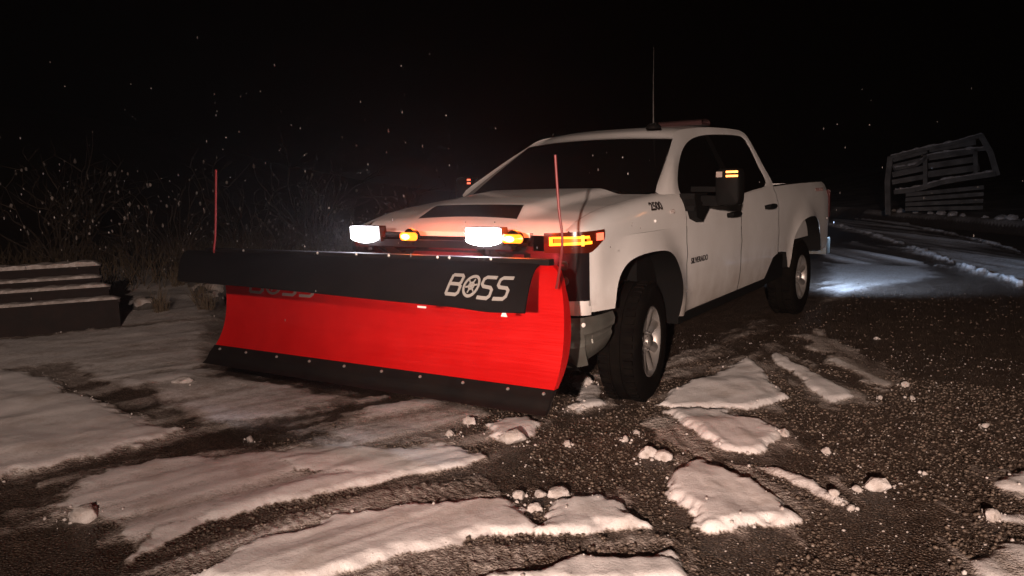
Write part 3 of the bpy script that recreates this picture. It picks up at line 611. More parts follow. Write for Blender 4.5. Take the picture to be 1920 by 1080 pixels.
# ---- antenna and beacon on the roof
mb = MB(); zr = 1.985; mb.tube([(-1.12, .50, zr), (-1.12, .50, zr+.06), (-1.13, .495, 2.3), (-1.16, .487, 2.63)], [.012, .007, .004, .002], 8)
an = mb.build("antenna", mat("antenna_grey", (.02, .02, .018), .6), TRUCK)
mb = MB(); mb.lathe([(.001, .03), (.035, .028), (.055, .01), (.062, 0), (.062, -.02)], (-1.12, .50, 1.985), (0, 0, 1), (1, 0, 0), 20); mb.build("antenna_base", BLACK, an)
mb = MB()
def bar(u, v):
    a = math.pi*v; return (-2.05+.11*math.cos(a), .10+.50*u, 2.045+.045*math.sin(a)**.6)
mb.grid(bar, 12, 10); mb.box((-2.05, .35, 2.045), (.20, .50, .02)); mb.build("roof_beacon", mat("beacon_lens", (.05, .025, .025), .3), TRUCK)
# ---- badges: writing on the truck
def text_mesh(txt, size, name, mt, parent, origin, xdir, zdir, shear=0, stretch=1.0, bold=0.0):
    cu = bpy.data.curves.new(name, 'FONT'); cu.body = txt; cu.size = size; cu.shear = shear; cu.extrude = .0015; cu.offset = bold; cu.align_x = 'LEFT'
    o = bpy.data.objects.new(name, cu); COL.objects.link(o); bpy.context.view_layer.update()
    me = bpy.data.meshes.new_from_object(o.evaluated_get(bpy.context.evaluated_depsgraph_get())); bpy.data.objects.remove(o)
    X = Vector(xdir).normalized()*stretch; Z = Vector(zdir).normalized(); Y = Vector(xdir).normalized().cross(Z)
    M = Matrix(((X.x, Z.x, Y.x, origin[0]), (X.y, Z.y, Y.y, origin[1]), (X.z, Z.z, Y.z, origin[2]), (0, 0, 0, 1))); me.transform(M)
    me.materials.clear(); return link_mesh(name, me, mt, parent)
def ftop(x, z):
    top = float(ze(x)); k = min(1, max(0, (z-1.2)/(top-1.2)))**(1/.9); a = math.asin(k); return .848+(float(ytap(x))-.848)*math.cos(a)**.8
for s in (1,):
    y1, y2 = ftop(-.13, 1.34), ftop(-.13, 1.40)
    text_mesh("2500", .088, "badge", BADGE, TRUCK, (-.0, y1+.012, 1.342), (-1, 0, 0), (0, y2-y1, .06), .15, 1.15, .002)
    text_mesh("HD", .045, "badge", LETDIM, TRUCK, (-.315, ftop(-.33, 1.31)+.012, 1.305), (-1, 0, 0), (0, -.3, 1), .1, 1.1)
    text_mesh("SILVERADO", .062, "badge", BADGE, TRUCK, (-.68, yside(-.85, .93)+.006, .905), (-1, 0, 0), (0, 0, 1), .05, 1.12, .001)
    text_mesh("TRAILBOSS", .058, "badge", mat("badge_red", (.22, .12, .11), .5), TRUCK, (-4.62, yside(-4.9, 1.38)+.006, 1.365), (-1, 0, 0), (0, -.15, 1), .15, 1.3)
mb = MB(); mb.ball((-.05, ftop(-.05, 1.27)+.0, 1.265), .012, 2); mb.build("fender_clip", REFLECT, TRUCK)
# ---- reversing lamp at the tail lighting the yard behind
mb = MB(); mb.box((-5.37, .90, .92), (.03, .08, .06)); mb.build("reverse_lamp", REVW, TRUCK)
lamp("reverse_light", 'SPOT', (-5.42, .92, .92), 620, (.46, .66, 1.0), .3, (-7.6, 1.0, 0), 120, 1.0).parent = TRUCK

# ------------------------------------------------------------------ snow plow
PA = Vector((1.733, 1.188, 0)); PD = Vector((.04636, -.99892, 0)); PF = Vector((.99892, .04636, 0))
def P(s, n, z): return PA+PD*s+PF*n+Vector((0, 0, z))
PLOW = thing("snow_plow", "red straight-blade snow plow with black rubber deflector, raised in front of the white truck", "snow plow", P(1.35, 0, .38))
WL = 2.70
PR = [(0, .38), (-.035, .40), (-.062, .44), (-.100, .475), (-.155, .54), (-.195, .62), (-.222, .72), (-.232, .83), (-.226, .94), (-.200, 1.04), (-.165, 1.10), (-.12, 1.13)]
PRs = catmull([Vector(p) for p in PR], 3, False)
def prof(t):
    k = t*(len(PRs)-1); i = min(int(k), len(PRs)-2); f = k-i; return PRs[i][0]*(1-f)+PRs[i+1][0]*f, PRs[i][1]*(1-f)+PRs[i+1][1]*f
def tz(z):
    for i in range(400):
        if prof(i/399)[1] >= z: return i/399
    return 1
tcut = tz(.485)
mb = MB()
def mold(u, v):
    n, z = prof(tcut+(1-tcut)*v); return P(-.0+WL*u, n+.015*math.sin(u*9)*0, z)
mb.grid(mold, 40, 26); mb.grid(lambda u, v: tuple(Vector(mold(u, v))-PF*.012), 40, 26)
for u in (0, 1):
    mb.grid(lambda a, v, u=u: P(WL*u, prof(tcut+(1-tcut)*v)[0]-.045*a, prof(tcut+(1-tcut)*v)[1]), 1, 26)
mb.build("moldboard", RED, PLOW, 60, merge=True)
for sx in (.0, .45, .9, 1.35, 1.8, 2.25, 2.7):        # rear ribs
    mb = MB(); mb.grid(lambda a, v, sx=sx: P(sx+(.004 if sx == 0 else 0), prof(tcut+(1-tcut)*v)[0]-.015-.075*a*math.sin(math.pi*min(1, v+.15)), prof(tcut+(1-tcut)*v)[1]), 1, 20)
    mb.build("moldboard_rib", RED, PLOW)
mb = MB(); mb.grid(lambda u, v: P(-.005+(WL+.01)*u, -.002+prof(tcut*v)[0]+.006, .375+(prof(tcut*v)[1]-.375)), 30, 8); mb.grid(lambda u, v: P(-.005+(WL+.01)*u, -.022+prof(tcut*v)[0], prof(tcut*v)[1]-.004), 30, 8)
ce = mb.build("cutting_edge", STEEL, PLOW)
for sx in (.047, .266, .559, .859, 1.149, 1.45, 1.75, 2.05, 2.35, 2.62):
    mb = MB(); n, z = prof(tz(.468)); mb.lathe([(.001, .012), (.006, .011), (.009, .004), (.009, 0)], P(sx, n+.006, z), PF, (0, 0, 1), 10); mb.build("bolt", BOLTM, ce)
# rubber deflector: bolted along the top, leaning forward and down
def flapp(s0, s1):
    def f(u, v):
        sT = .06+2.84*u; sB = -.02+2.62*u; sag = .012*math.sin(u*7.0)*v
        zb = .944+.04*u-.010*math.exp(-((u-.08)/.05)**2)
        k = v; return P(sT+(sB-sT)*k, -.10+.30*(k**.75)+sag, 1.145+.012*math.sin(math.pi*min(1, k*1.6))*0+(zb-1.145)*k**1.35)
    return f
FL = flapp(0, 1)
mb = MB(); mb.grid(FL, 60, 12); flap = mb.build("deflector", FLAPM, PLOW, 60, solid=.012)
mb = MB(); mb.beam(P(0, -.11, 1.15), P(WL, -.11, 1.15), .05, .03); mb.build("deflector_clamp_bar", STEEL, flap)
for sx in (.35, .62, .70, 1.05, 1.30, 1.62, 2.3):
    mb = MB(); mb.ball(P(sx, -.085, 1.158), .010, 1); mb.build("bolt", BOLTM, flap)
# lettering on deflector and moldboard: B, wheel-shaped O, S, S
GL = {
 'B': [[(0, 0), (0, 1)], [(0, 1), (.62, 1), (.74, .90), (.74, .62), (.62, .52), (0, .52)], [(.62, .52), (.80, .42), (.80, .12), (.66, 0), (0, 0)]],
 'S': [[(.80, 1), (.16, 1), (.02, .90), (.02, .64), (.16, .53), (.64, .49), (.79, .38), (.79, .12), (.64, 0), (0, 0)]],
}
def stroke(mb, pts, w, place, t=.004):
    pts = [Vector((p[0], p[1])) for p in pts]; closed = (pts[0]-pts[-1]).length < 1e-6
    if closed: pts = pts[:-1]
    m = len(pts); L = []
    for i in range(m):
        a = pts[(i-1) % m] if closed or i > 0 else None; b = pts[(i+1) % m] if closed or i < m-1 else None
        d1 = (pts[i]-a).normalized() if a is not None else None; d2 = (b-pts[i]).normalized() if b is not None else None
        d = ((d1 or d2)+(d2 or d1)).normalized(); nn = Vector((-d.y, d.x)); k = 1/max(.5, nn.dot(Vector((-(d2 or d1).y, (d2 or d1).x))))
        e = Vector((0, 0))
        L.append((pts[i]+nn*w/2*k, pts[i]-nn*w/2*k))
    sub = 3; R_ = []
    for i in range(m if closed else m-1):
        j = (i+1) % m
        for q in range(sub): R_.append(tuple(L[i][h]*(1-q/sub)+L[j][h]*(q/sub) for h in (0, 1)))
    if not closed: R_.append(L[-1])
    vs = []; fs = []
    for a, b in R_:
        vs += [place(a.x, a.y, 1), place(b.x, b.y, 1), place(a.x, a.y, 0), place(b.x, b.y, 0)]
    c = len(R_)
    for i in range(c if closed else c-1):
        j = (i+1) % c; fs += [(4*i, 4*i+1, 4*j+1, 4*j), (4*i, 4*j, 4*j+2, 4*i+2), (4*i+1, 4*i+3, 4*j+3, 4*j+1)]
    if not closed: fs += [(0, 2, 3, 1), (4*c-4, 4*c-3, 4*c-1, 4*c-2)]
    mb.add(vs, fs)
def word(mb, place, w=.16):
    adv = 1.06; x = 0
    for ch in 'BOSS':
        def pl(a, b, h, x=x): return place(x+a, b, h)
        if ch == 'O':
            ring_ = [(.43+.46*math.cos(2*math.pi*k/24), .5+.50*math.sin(2*math.pi*k/24)) for k in range(25)]; stroke(mb, ring_, w*.85, pl)
            for k in range(3):
                a = math.pi*k/3+.26; stroke(mb, [(.43-.36*math.cos(a), .5-.36*math.sin(a)), (.43+.36*math.cos(a), .5+.36*math.sin(a))], w*.42, pl)
            stroke(mb, [(.43+.17*math.cos(2*math.pi*k/12), .5+.17*math.sin(2*math.pi*k/12)) for k in range(13)], w*.4, pl)
        else:
            for st in GL[ch]: stroke(mb, st, w, pl)
        x += adv
# total width in letter units: 3*1.06 + .8 = 3.98, slant .28
def on_flap(x, y, h):
    xs = x+y*.30; s_ = .468-(xs/4.28)*.385; u = (s_+.0)/2.70; v = .83-.37*y
    a = FL(u, v); b = FL(u+.002, v); c = FL(u, v+.01); nrm = (Vector(b)-Vector(a)).cross(Vector(c)-Vector(a)).normalized()
    if nrm.dot(PF) < 0: nrm = -nrm
    return Vector(a)+nrm*(.004*h+.0142*1)
mb = MB(); word(mb, on_flap, .15); mb.build("deflector_lettering", LETTER, flap)
def on_mold(x, y, h):
    xs = x+y*.22; s_ = 2.44-(xs/4.25)*.64; n, z = prof(tz(.868)+(.30*y)*.42); return P(s_, n+.003+.003*h, .868+.125*y)if False else (lambda t: P(s_, prof(t)[0]+.003+.003*h, prof(t)[1]))(t868+y*(t990-t868))
t868, t990 = tz(.855), tz(.975)
mb = MB(); word(mb, on_mold, .15); mb.build("moldboard_lettering", LETDIM, PLOW)
mb = MB(); a, b, c = P(.085, -.20, .93), P(.12, -.20, .93), P(.102, -.20, .965); mb.box(P(.10, .19, .928), (.006, .035, .03), taper=.3); mb.build("reflector", REFLECT, PLOW)
mb = MB(); mb.box(P(.60, .195, .930), (.006, .055, .010)); mb.build("reflector", REFLECT, PLOW)
# blade guide markers
for nm, pts in (("guide_marker", [(-.030, -.10, 1.02), (-.055, -.08, 1.085), (-.088, -.055, 1.20), (-.095, -.05, 1.30), (-.080, -.05, 1.42), (-.065, -.05, 1.68)]),
                ("guide_marker", [(2.565, -.06, 1.10), (2.557, -.05, 1.165), (2.535, -.05, 1.24), (2.51, -.05, 1.40), (2.472, -.05, 1.69)])):
    mb = MB(); cp = catmull([Vector(p) for p in pts], 4, False); mb.tube([P(*p) for p in cp], .0068, 8); mb.build(nm, mat("marker_red", (.20, .022, .022), .5), PLOW)
# push frame, A-frame, tower, rams
mb = MB()
for y in (-.42, .42): mb.beam((1.50, y*1.5, .46), (.98, y*.9, .50), .08, .12); mb.beam((1.10, y, .38), (1.02, y, 1.10), .07, .07)
mb.beam((1.12, -.42, .46), (1.12, .42, .46), .10, .12); mb.beam((1.05, -.42, .95), (1.05, .42, .95), .06, .08); mb.beam((1.20, -.58, 1.185), (1.20, .66, 1.185), .045, .045)
for y in (-.42, .42): mb.beam((1.03, y, 1.08), (1.20, y, 1.18), .05, .05)
mb.build("push_frame", STEEL, PLOW)
mb = MB(); mb.tube([(1.15, -.2, .55), (1.44, -.62, .62)], .03, 10); mb.tube([(1.15, .2, .55), (1.42, .62, .62)], .03, 10); mb.tube([(1.08, 0, .98), (1.35, 0, .62)], .03, 10); mb.build("hydraulic_ram", STEEL, PLOW)
# plow lights: white headlamp with an amber signal beside it
for yc, ys in ((-.494, -.11), (.487, .69)):
    mb = MB(); mb.box((1.215, yc, 1.245), (.07, .27, .10), taper=.9); mb.tube([(1.20, yc, 1.245), (1.19, ys, 1.232), (1.19, ys, 1.232)], .018, 8); mb.lathe([(.001, -.05), (.04, -.045), (.052, 0), (.05, .012)], (1.235, ys, 1.232), (1, 0, 0), (0, 0, 1), 16); hs = mb.build("plow_light", STEEL, PLOW)
    def lens(u, v):
        y = yc+.130*(u*2-1); zb = 1.203-.018*math.sin(math.pi*u)+.010*(abs(u*2-1)**6); return (1.262+.008*math.sin(math.pi*u)*math.sin(math.pi*v), y, zb+(1.293-.004*abs(u*2-1)**8-zb)*v)
    mb = MB(); mb.grid(lens, 14, 6); mb.build("headlamp_lens", LAMPW, hs)
    mb = MB(); mb.grid(lambda u, v: (1.255+.03*math.sin(math.pi*u)*math.sin(math.pi*v), ys+.075*(u*2-1)*(1-.25*abs(v*2-1)**3), 1.206+.052*v), 10, 8); mb.build("signal_lens", AMBER2, hs); mb = MB(); mb.ball((1.285, ys, 1.232), .024, 2, 0, (.4, 1.5, .8)); mb.build("signal_bulb", BULB, hs)
    if yc < 0:
        mb = MB(); mb.grid(lambda u, v: (1.262, yc+.165+.025*u, 1.225+.04*v), 2, 3); mb.build("signal_reflector", AMBDIM, hs)
    lamp("plow_headlight", 'SPOT', (1.30, yc, 1.24), 45, (.84, .82, 1.0), .05, (6, yc-1.2, .6), 130, 1.0).parent = PLOW
    lamp("plow_signal", 'POINT', (1.19, ys, 1.315), 7, (1, .10, .006), .03).parent = PLOW
    mb = MB(); mb.tube([(1.19, yc-.02, 1.20), (1.19, yc-.02, 1.13)], .02, 8); mb.build("lamp_bracket", STEEL, hs)
for o in list(TRUCK.children)+list(PLOW.children):
    if o.type == 'LIGHT' and o.parent is PLOW: o.location = o.location-PLOW.location

ORD = "first second third fourth fifth sixth seventh eighth ninth tenth eleventh twelfth thirteenth fourteenth fifteenth sixteenth seventeenth eighteenth".split()
camp = Vector((4.92, 3.23, 1.55))
def leftness(p): v = Vector((p[0], p[1], 0))-camp; return v.dot(_R)/v.dot(_d)
# ------------------------------------------------------------------ timber stack on the left
T0 = Vector((1.32, -6.22, 0)); TD = Vector((-.856, .517, 0)); TB = Vector((-.517, -.856, 0))
TE = Vector((.25, -5.56, 0)); 
def timber(label, back, z0, z1, endshift, depth, snow_t, capw=None):
    a = TE+TD*endshift+TB*back; b = a-TD*4.6
    c = (a+b)/2+TB*depth/2; root = thing("timber_beam", label, "beam", (c.x, c.y, z0), "dark beams stacked at the yard edge")
    mb = MB(); p, q = a+TB*depth/2+Vector((0, 0, (z0+z1)/2)), b+TB*depth/2+Vector((0, 0, (z0+z1)/2)); mb.beam(p, q, depth, z1-z0)
    mb.beam(p+Vector((0, 0, (z1-z0)/2-.018))+TD*.02, q+Vector((0, 0, (z1-z0)/2-.018)), depth+.05, .030)
    mb.build("beam", DARKWOOD, root)
    mb = MB(); cw = capw or depth
    def cap(u, v):
        o = a+TD*.02+(b-a)*u+TB*(-.025+(cw+.03)*v); e = min(v, 1-v)*cw; k = (1-math.exp(-e/.012)); n = 1+.15*math.sin(u*41)*math.sin(u*17+v*2)+.12*math.sin(u*133+v*3)
        ends = min(1, min(u, 1-u)*60)
        return (o.x, o.y, z1+.001+snow_t*k*max(.25, n)*ends)
    mb.grid(cap, 160, 10); mb.build("snow_cap", SNOW, root)
timber("front and lowest dark beam of the stack, snow along its top edge", 0, -.06, .345, 0, .20, .03)
timber("second dark beam from the front of the stack, one step higher", .23, -.03, .475, -.10, .20, .035)
timber("third dark beam of the stack behind the second step, snow lumps on it", .46, -.03, .565, -.20, .25, .03)
timber("rearmost and highest beam of the stack, thick snow on top", .78, -.02, .685, -.22, .28, .05)

# ------------------------------------------------------------------ broken timber rack beyond the road
def RK(y, z, dx=0): return Vector((-22.6+(y+.0)*.02+dx, y, z+.12))
def ry(px): return -1.05+(px-1665)*.01454
def rz(py): return (415-py)*.0172
rack = thing("timber_rack", "weathered leaning timber rack with snow on its tilted rails beyond the road", "timber rack", (-22.6, .4, .1))
def rail(name, pts, w, h, snow=True, dx=0):
    mb = MB()
    for a, b in zip(pts, pts[1:]): mb.beam(RK(ry(a[0]), rz(a[1]), dx), RK(ry(b[0]), rz(b[1]), dx), w, h)
    r = mb.build(name, WOOD, rack)
    if snow:
        mb = MB(); L = [RK(ry(a[0]), rz(a[1])) for a in pts]
        cp = catmull([p+Vector((dx, 0, h/2+.01)) for p in L], 10, False)
        mb.tube(cp, [.02+.05*random.random()**1.5 for _ in cp], 8); mb.build("snow_cap", SNOWD, r)
rail("top_rail", [(1668, 302), (1725, 291), (1780, 283), (1838, 270)], .12, .10)
rail("middle_rail", [(1676, 324), (1718, 318), (1742, 303), (1795, 297), (1848, 293)], .10, .10)
rail("deck_rail", [(1680, 366), (1722, 362), (1770, 350), (1810, 344), (1868, 337)], .5, .14)
for pts_, w_ in (([(1668, 302), (1725, 291), (1780, 283), (1838, 270)], .10), ([(1680, 366), (1722, 362), (1770, 350), (1810, 344), (1868, 337)], .14)): rail("back_rail", pts_, w_, .1, True, -1.1)
for px_, py_ in ((1670, 302), (1752, 286), (1836, 270), (1684, 366), (1866, 338)):
    mb = MB(); mb.beam(RK(ry(px_), rz(py_)), RK(ry(px_), rz(py_), -1.1), .1, .1); mb.build("cross_beam", WOOD, rack)
rail("post", [(1668, 300), (1664, 345), (1668, 408)], .16, .16, False)
rail("post", [(1836, 268), (1856, 300), (1870, 340)], .14, .16, False)
rail("post", [(1736, 300), (1739, 362)], .10, .12, False); rail("post", [(1828, 292), (1832, 340)], .10, .12, False)
for px, y0 in ((1694, 366), (1735, 362), (1816, 348), (1852, 345)): rail("leg", [(px, y0), (px, 412)], .16, .18, False)
def plank(name, a, b, w, dx):
    mb = MB(); mb.beam(RK(ry(a[0]), rz(a[1]), dx), RK(ry(b[0]), rz(b[1]), dx), .03, w); return mb.build(name, WOOD, rack)
for k in range(4): plank("plank", (1672, 306+14*k), (1738, 292+15.5*k), .15+.03*random.random(), -.10)
for k in range(4): plank("plank", (1742, 290+15*k), (1828+3*k, 280+15*k), .17+.03*random.random(), -.10)
for k in range(4): plank("lower_plank", (1698, 372+9*k), (1846, 360+12*k), .12, -.35)
# ------------------------------------------------------------------ snow clumps
def clump(x, y, r, label, group="snow clumps scattered on the yard", squash=.7, name="snow_clump", mt=None, cat="snow clump"):
    z = gz(x, y); mb = MB(); a0 = random.uniform(0, 3.14); ax_ = random.uniform(.75, 1.25)
    bm = bmesh.new(); bmesh.ops.create_icosphere(bm, subdivisions=3 if r > .03 else 2, radius=1)
    cuts = [(Vector((random.gauss(0, 1), random.gauss(0, 1), random.gauss(0, .7))).normalized(), random.uniform(.55, .85)) for _ in range(7)]
    ph = [random.uniform(0, 6.28) for _ in range(6)]; vs = []
    for v in bm.verts:
        p = v.co.copy()
        for n_, d_ in cuts:                 # broken faces
            e = p.dot(n_)-d_
            if e > 0: p -= n_*e*.85
        p *= 1+.10*math.sin(7*p.x+ph[0])*math.sin(6*p.y+ph[1])+.07*math.sin(13*p.z+ph[2])*math.sin(12*p.x+ph[3])+random.uniform(-.035, .035)
        px_, py_ = p.x*ax_, p.y/ax_; vs.append((x+r*(px_*math.cos(a0)-py_*math.sin(a0)), y+r*(px_*math.sin(a0)+py_*math.cos(a0)), z+r*squash*(.28+p.z)))
    mb.add(vs, [tuple(v.index for v in f.verts) for f in bm.faces]); bm.free()
    o = mb.build(name, mt or SNOW, None, 50, base=(x, y, z)); tag(o, label, cat, group)
    LUMPS.append((x, y, r)); return o
LUMPS = []
BIG = [
 (3.20, -.50, .085, "large snow mound at the left edge of the yard beside the dark tyre track", .6),
 (1.91, 1.14, .036, "round snow clump at the left end of the little heap on the gravel", .8),
 (2.0, 1.3, .038, "pointed snow clump nearest the camera in the little heap", .8),
 (1.79, 1.3, .062, "widest snow clump on top of the little heap on the gravel", .6),
 (1.83, 1.22, .035, "snow clump in the middle of the little heap on the gravel", .7),
 (1.24, .64, .085, "big snow chunk lying on the gravel below the plow's lit corner", .6),
 (1.05, 1.44, .052, "rounded left one of two snow chunks by the tyre track", .9),
 (1.05, 1.54, .055, "crumbled right one of two snow chunks by the tyre track", .7),
 (.88, 1.22, .028, "small snow clump left of the two chunks by the tyre track", .9),
 (.92, 2.61, .055, "single round snowball lying alone on dark gravel at right", .85),
 (.99, 2.53, .024, "small snow clump beside the single round snowball", .9),
 (-.11, .41, .060, "snow chunk on the ground between plow and front tyre", .7),
 (1.45, -2.43, .070, "snow lump in front of the plow's dark left end", .5),
 (1.16, 2.46, .028, "snow clump at the end of the low snow ridge", .8),
 (.47, .63, .050, "snow chunk under the right end of the plow blade", .7),
]
for x, y, r, lb, sq in BIG: clump(x, y, r, lb, squash=sq)
for x, y, r, lb in [(.73, 1.22, .024, "tiny snow clump farthest from the camera beside the two chunks by the track"), (1.23, 2.55, .022, "tiny snow clump nearer the camera than the lone snowball"), (.52, 2.28, .030, "snow clump on open gravel between the slabs and the lone snowball"), (-1.21, 2.44, .031, "largest snow clump at the end of the far streaky snow patch"), (-.88, 2.53, .025, "snow clump nearest the right edge of the far streaky patch"), (-2.94, 1.96, .022, "farthest snow clump, alone on dark gravel behind the streaky patch"), (2.05, -.78, .030, "snow clump alone in the dark track in front of the plow"), (1.04, 3.1, .035, "snow clump at the tip of the slush strip by the right picture edge"), (.6, 2.78, .016, "tiny snow clump between the lone snowball and the right edge"), (.34, 2.0, .036, "snow clump touching the right tip of the middle snow slab"), (-.79, 2.34, .025, "snow clump at the near corner of the far streaky snow patch"), (-.42, 2.99, .023, "snow clump on the dark gravel far right of the truck"), (1.1, .21, .042, "left snow clump on the slush in front of the blade's middle"), (1.36, .26, .034, "snow clump nearer the camera on the slush before the blade"), (1.12, .96, .029, "snow clump alone on gravel right of the big chunk by the plow")]:
    clump(x, y, r, lb, "small snow clumps on the gravel", .85)
for k, px in enumerate([1583, 1600, 1618, 1648, 1680, 1702, 1722, 1740, 1778, 1802, 1818, 1838, 1882, 1900]):
    t = (px-1560)/360; p = EA+(EB-EA)*t+EN*1.75; clump(p[0], p[1], random.uniform(.08, .16), "snow lump on the bank beyond the far road edge, %s from the left" % ORD[k], "snow lumps along the far bank", .8, mt=SNOWD)

# ------------------------------------------------------------------ brush, rocks and dry grass on the left
def shrub(x, y, hgt, label, group, n=34, snowy=True, spread=.6):
    z = gz(x, y); root = thing("shrub", label, "shrub", (x, y, z), group)
    mb = MB(); sb = MB()
    def twig(p, d, L, r, lev):
        pts = [p]; dd = d.copy()
        for k in range(4):
            dd = (dd+Vector((random.gauss(0, .28), random.gauss(0, .28), random.gauss(.02, .16)))).normalized(); pts.append(pts[-1]+dd*L/4)
        mb.tube(pts, [r*(1-.2*k) for k in range(5)], 3, False)
        if lev < 2:
            for q in range(3 if lev == 0 else 2):
                b = pts[random.randint(1, 4)]; twig(b, (dd+Vector((random.gauss(0, .7), random.gauss(0, .7), random.gauss(.2, .4)))).normalized(), L*random.uniform(.35, .6), r*.6, lev+1)
        if random.random() < .13: sb.ball(pts[-1], random.uniform(.005, .016)*hgt, 1, .35, (1, 1, 1.9))
    for k in range(n//2):
        a = random.uniform(0, 6.28); sp = random.uniform(.1, 1.1)*spread
        twig(Vector((x+math.cos(a)*.08*hgt, y+math.sin(a)*.08*hgt, z-.02)), Vector((math.cos(a)*sp, math.sin(a)*sp, 1)).normalized(), hgt*random.uniform(.6, 1), .010*hgt, 0)
    mb.build("twigs", TWIG, root)
    if sb.v: tag(sb.build("snow_dusting", SNOWD, root), kind='stuff')
SH = [(-3.4, -11.5, 1.5), (-5.2, -13.0, 1.8), (-1.6, -10.6, 1.2), (-7.4, -13.8, 1.9), (.4, -10.4, 1.3), (-3.6, -15.5, 2.2), (-9.5, -13.2, 1.7), (1.9, -11.9, 1.7), (-.4, -13.8, 2.0), (-6.2, -10.8, 1.2), (-8.6, -10.4, 1.1), (-2.6, -8.6, .75), (-4.4, -9.2, .8), (-11.5, -11.5, 1.5), (3.2, -14.0, 2.1), (-1.3, -18.0, 2.6), (-6.3, -19.5, 2.8), (-12.5, -17, 2.5)]
SH.sort(key=leftness)
for k, (x, y, h_) in enumerate(SH): shrub(x, y, h_, "bare snow-dusted shrub on the dark slope, %s from the left" % ORD[k], "bare shrubs on the dark hillside", 30)
for k, (x, y, r) in enumerate([(-1.75, -6.75, .22), (-1.2, -5.95, .17), (-2.5, -7.9, .26), (-.6, -6.5, .14)]):
    z = gz(x, y); mb = MB(); mb.ball((x, y, z+r*.25), r, 3, .12, (1.2, 1, .8)); o = mb.build("rock", ROCK, None, 50, base=(x, y, z))
    tag(o, ["snow-topped rock in the middle of the rubble left of the plow", "smaller snow-topped rock nearest the plow in the rubble", "largest snow-topped rock at the back of the rubble left of the plow", "low rock half buried in snow between the beams and the plow"][k], "rock", "rocks left of the plow")
    mb = MB(); mb.ball((x, y, z+r*.55), r*.86, 3, .14, (1.2, 1.05, .62)); mb.build("snow_cap", SNOWD, o)
for k, (x, y) in enumerate(sorted([(-1.3, -6.3), (-.9, -5.6), (-1.8, -7.0), (-2.5, -7.4), (-.5, -6.0), (-2.2, -8.3)], key=leftness)):
    z = gz(x, y); mb = MB()
    for q in range(60):
        a = random.uniform(0, 6.28); L = random.uniform(.12, .34); sp = random.uniform(.02, .16)
        p = Vector((x+random.uniform(-.08, .08), y+random.uniform(-.08, .08), z-.01)); e = p+Vector((math.cos(a)*sp, math.sin(a)*sp, L)); mb.tube([p, p.lerp(e, .6)+Vector((0, 0, .03)), e], [.004, .003, .001], 3, False)
    o = mb.build("grass_tuft", GRASS, None, base=(x, y, z)); tag(o, "dry grass tuft in the snow left of the plow, %s from the left" % ORD[k], "grass", "dry grass tufts left of the plow")

mb = MB()          # tangled dry brush covering the slope behind the beams
for k in range(5200):
    x, y = random.uniform(-16, 6), random.uniform(-17, -7.2)
    if -y-7+.0*x < 0 or (x > -4 and y > -8.4): continue
    z = 0; mb.v.append((x, y)); 
BR = [v for v in mb.v]; mb = MB(); bh, _s = ground_fields(np.array([[b[0]] for b in BR]), np.array([[b[1]] for b in BR]))
for (x, y), z in zip(BR, bh[:, 0]):
    a = random.uniform(0, 6.28); L = random.uniform(.15, .55); sp = random.uniform(.1, .9)*L
    p = Vector((x, y, z-.02)); e = p+Vector((math.cos(a)*sp, math.sin(a)*sp, L)); m_ = p.lerp(e, .55)+Vector((random.gauss(0, .05), random.gauss(0, .05), .05))
    mb.tube([p, m_, e], [.009, .007, .003], 3, False)
o = mb.build("dry_brush", GRASS, None, 180); tag(o, "tangled dry brush and weeds on the dark slope", "brush", kind='stuff')

# ------------------------------------------------------------------ gravel and crumbs of snow (uncountable)
def crumbs(name, label, cat, n, mt, rmin, rmax, test, region, sub=1):
    mb = MB(); bm = bmesh.new(); bmesh.ops.create_icosphere(bm, subdivisions=sub, radius=1); bv = np.array([v.co[:] for v in bm.verts]); bf = [tuple(v.index for v in f.verts) for f in bm.faces]; bm.free()
    xs = rng.uniform(region[0], region[1], n*6); ys = rng.uniform(region[2], region[3], n*6); H, S = ground_fields(xs[:, None], ys[:, None]); H = H[:, 0]; S = S[:, 0]
    ok = np.where(test(xs, ys, S))[0][:n]; V = []; F = []
    for q, i in enumerate(ok):
        r = rmin+(rmax-rmin)*rng.random()**3; v = bv*(1+rng.uniform(-.25, .25, (len(bv), 1)))*np.array([r, r*rng.uniform(.6, 1), r*rng.uniform(.45, .9)])
        a = rng.uniform(0, 6.28); c, s_ = math.cos(a), math.sin(a); v = np.stack([v[:, 0]*c-v[:, 1]*s_+xs[i], v[:, 0]*s_+v[:, 1]*c+ys[i], v[:, 2]+H[i]+r*.25], -1)
        V.append(v); F += [tuple(j+q*len(bv) for j in f) for f in bf]
    me = bpy.data.meshes.new(name); me.from_pydata(np.concatenate(V).tolist(), [], F); me.polygons.foreach_set("use_smooth", [True]*len(me.polygons)); me.materials.append(mt)
    o = bpy.data.objects.new(name, me); COL.objects.link(o); tag(o, label, cat, kind='stuff')
crumbs("gravel", "loose dark gravel on the yard", "gravel", 16000, mat("gravel_stone", (.155, .118, .09), .6, noise=((.04, .028, .02), 45)), .003, .014, lambda x, y, s: (s < .35) & (fbm(x, y, 1.4, 3, 91)+.12*fbm(x, y, 9, 2, 92) > .47), (-1.5, 3.2, -.6, 3.4))
crumbs("gravel", "loose dark gravel behind and beside the truck", "gravel", 1600, bpy.data.materials["gravel_stone"], .004, .014, lambda x, y, s: s < .35, (-6.5, -1.5, 1.0, 4.2))
crumbs("snow_crumbs", "crumbs of snow scattered on the gravel", "snow", 2000, SNOWD, .0015, .0085, lambda x, y, s: s < .2, (-2.5, 2.8, .2, 3.4))
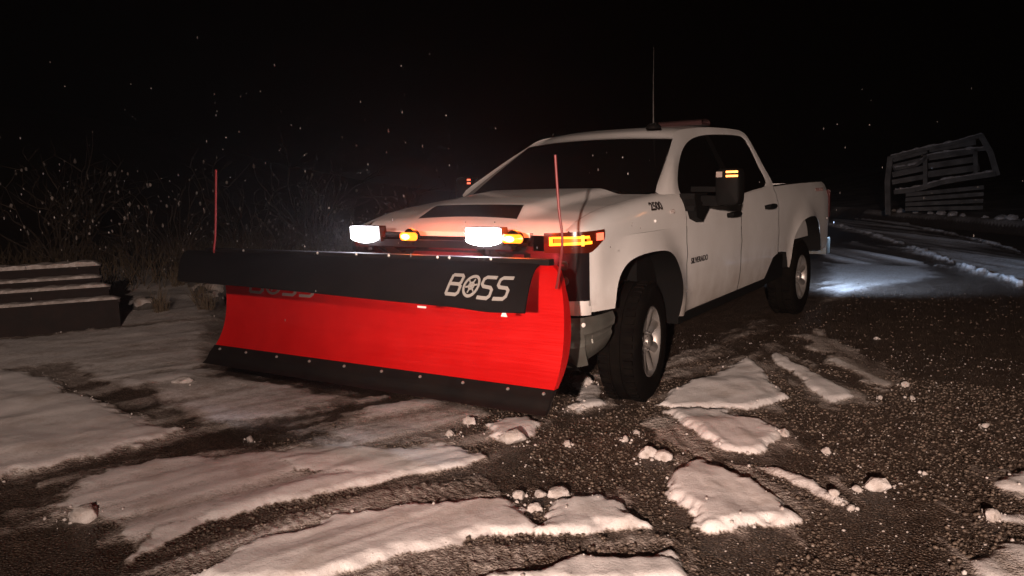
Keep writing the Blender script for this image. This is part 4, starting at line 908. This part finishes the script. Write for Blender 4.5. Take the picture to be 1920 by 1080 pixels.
# crumbly rims along the snow patches
edge_pts = []
for th, cl, ew, poly in PATCHES:
    if th < .04 or poly[0][0] < -3: continue
    for (x1, y1), (x2, y2) in zip(poly, poly[1:]+poly[:1]):
        L = math.hypot(x2-x1, y2-y1)
        for k in range(int(L*15)):
            t = random.random(); edge_pts.append((x1+(x2-x1)*t+random.gauss(0, .035), y1+(y2-y1)*t+random.gauss(0, .035)))
mb = MB()
for x, y, r in LUMPS:
    for k in range(int(6+r*260)):
        a = random.uniform(0, 6.28); q = r*(.8+abs(random.gauss(0, .9))); edge_pts.append((x+math.cos(a)*q, y+math.sin(a)*q))
E_ = np.array(edge_pts); EH, ES = ground_fields(E_[:, :1], E_[:, 1:]); 
for (x, y), h_ in zip(edge_pts, EH[:, 0]):
    r = .002+.010*random.random()**4; mb.ball((x, y, h_+r*.3), r, 1, .25)
o = mb.build("snow_rim_crumbs", SNOW, None, 180); tag(o, "crumbly broken snow along the rims of the snow patches", "snow", kind='stuff')

# ------------------------------------------------------------------ falling snow
mb = MB()
for k in range(260):
    d = random.uniform(1.6, 11); px = random.uniform(-100, 2020)if random.random() < .35 else random.gauss(420, 330); py = random.gauss(340, 110)
    v = (_d+_R*((px-960)/foc)+_U*((540-py)/foc)); p = camp+v*d
    if p.z < .2: continue
    r = random.uniform(.0010, .0030)*min(2.8, d/2.8)
    mb.ball(p, r, 1, .3, (.8, .8, random.uniform(1.0, 2.8)))
o = mb.build("falling_snow", mat("snowflake", (.15, .145, .14), .8), None, 180); tag(o, "snowflakes falling through the dark air", "snowflakes", kind='stuff')

# ------------------------------------------------------------------ damp air that glows round the lamps
hb = MB(); hb.box((-60, -60, 20), (320, 320, 62)); hz = hb.build("haze", None if False else mat("haze_air", (1, 1, 1)), None); tag(hz, "thin snowy night air", "haze", kind='stuff')
hm = hz.data.materials[0]; hn = hm.node_tree.nodes; hn.remove(hn["Principled BSDF"]); pv = hn.new("ShaderNodeVolumePrincipled"); pv.inputs["Density"].default_value = .0034; pv.inputs["Anisotropy"].default_value = .8; pv.inputs["Color"].default_value = (.9, .9, .9, 1)
hm.node_tree.links.new(pv.outputs[0], hn["Material Output"].inputs["Volume"])
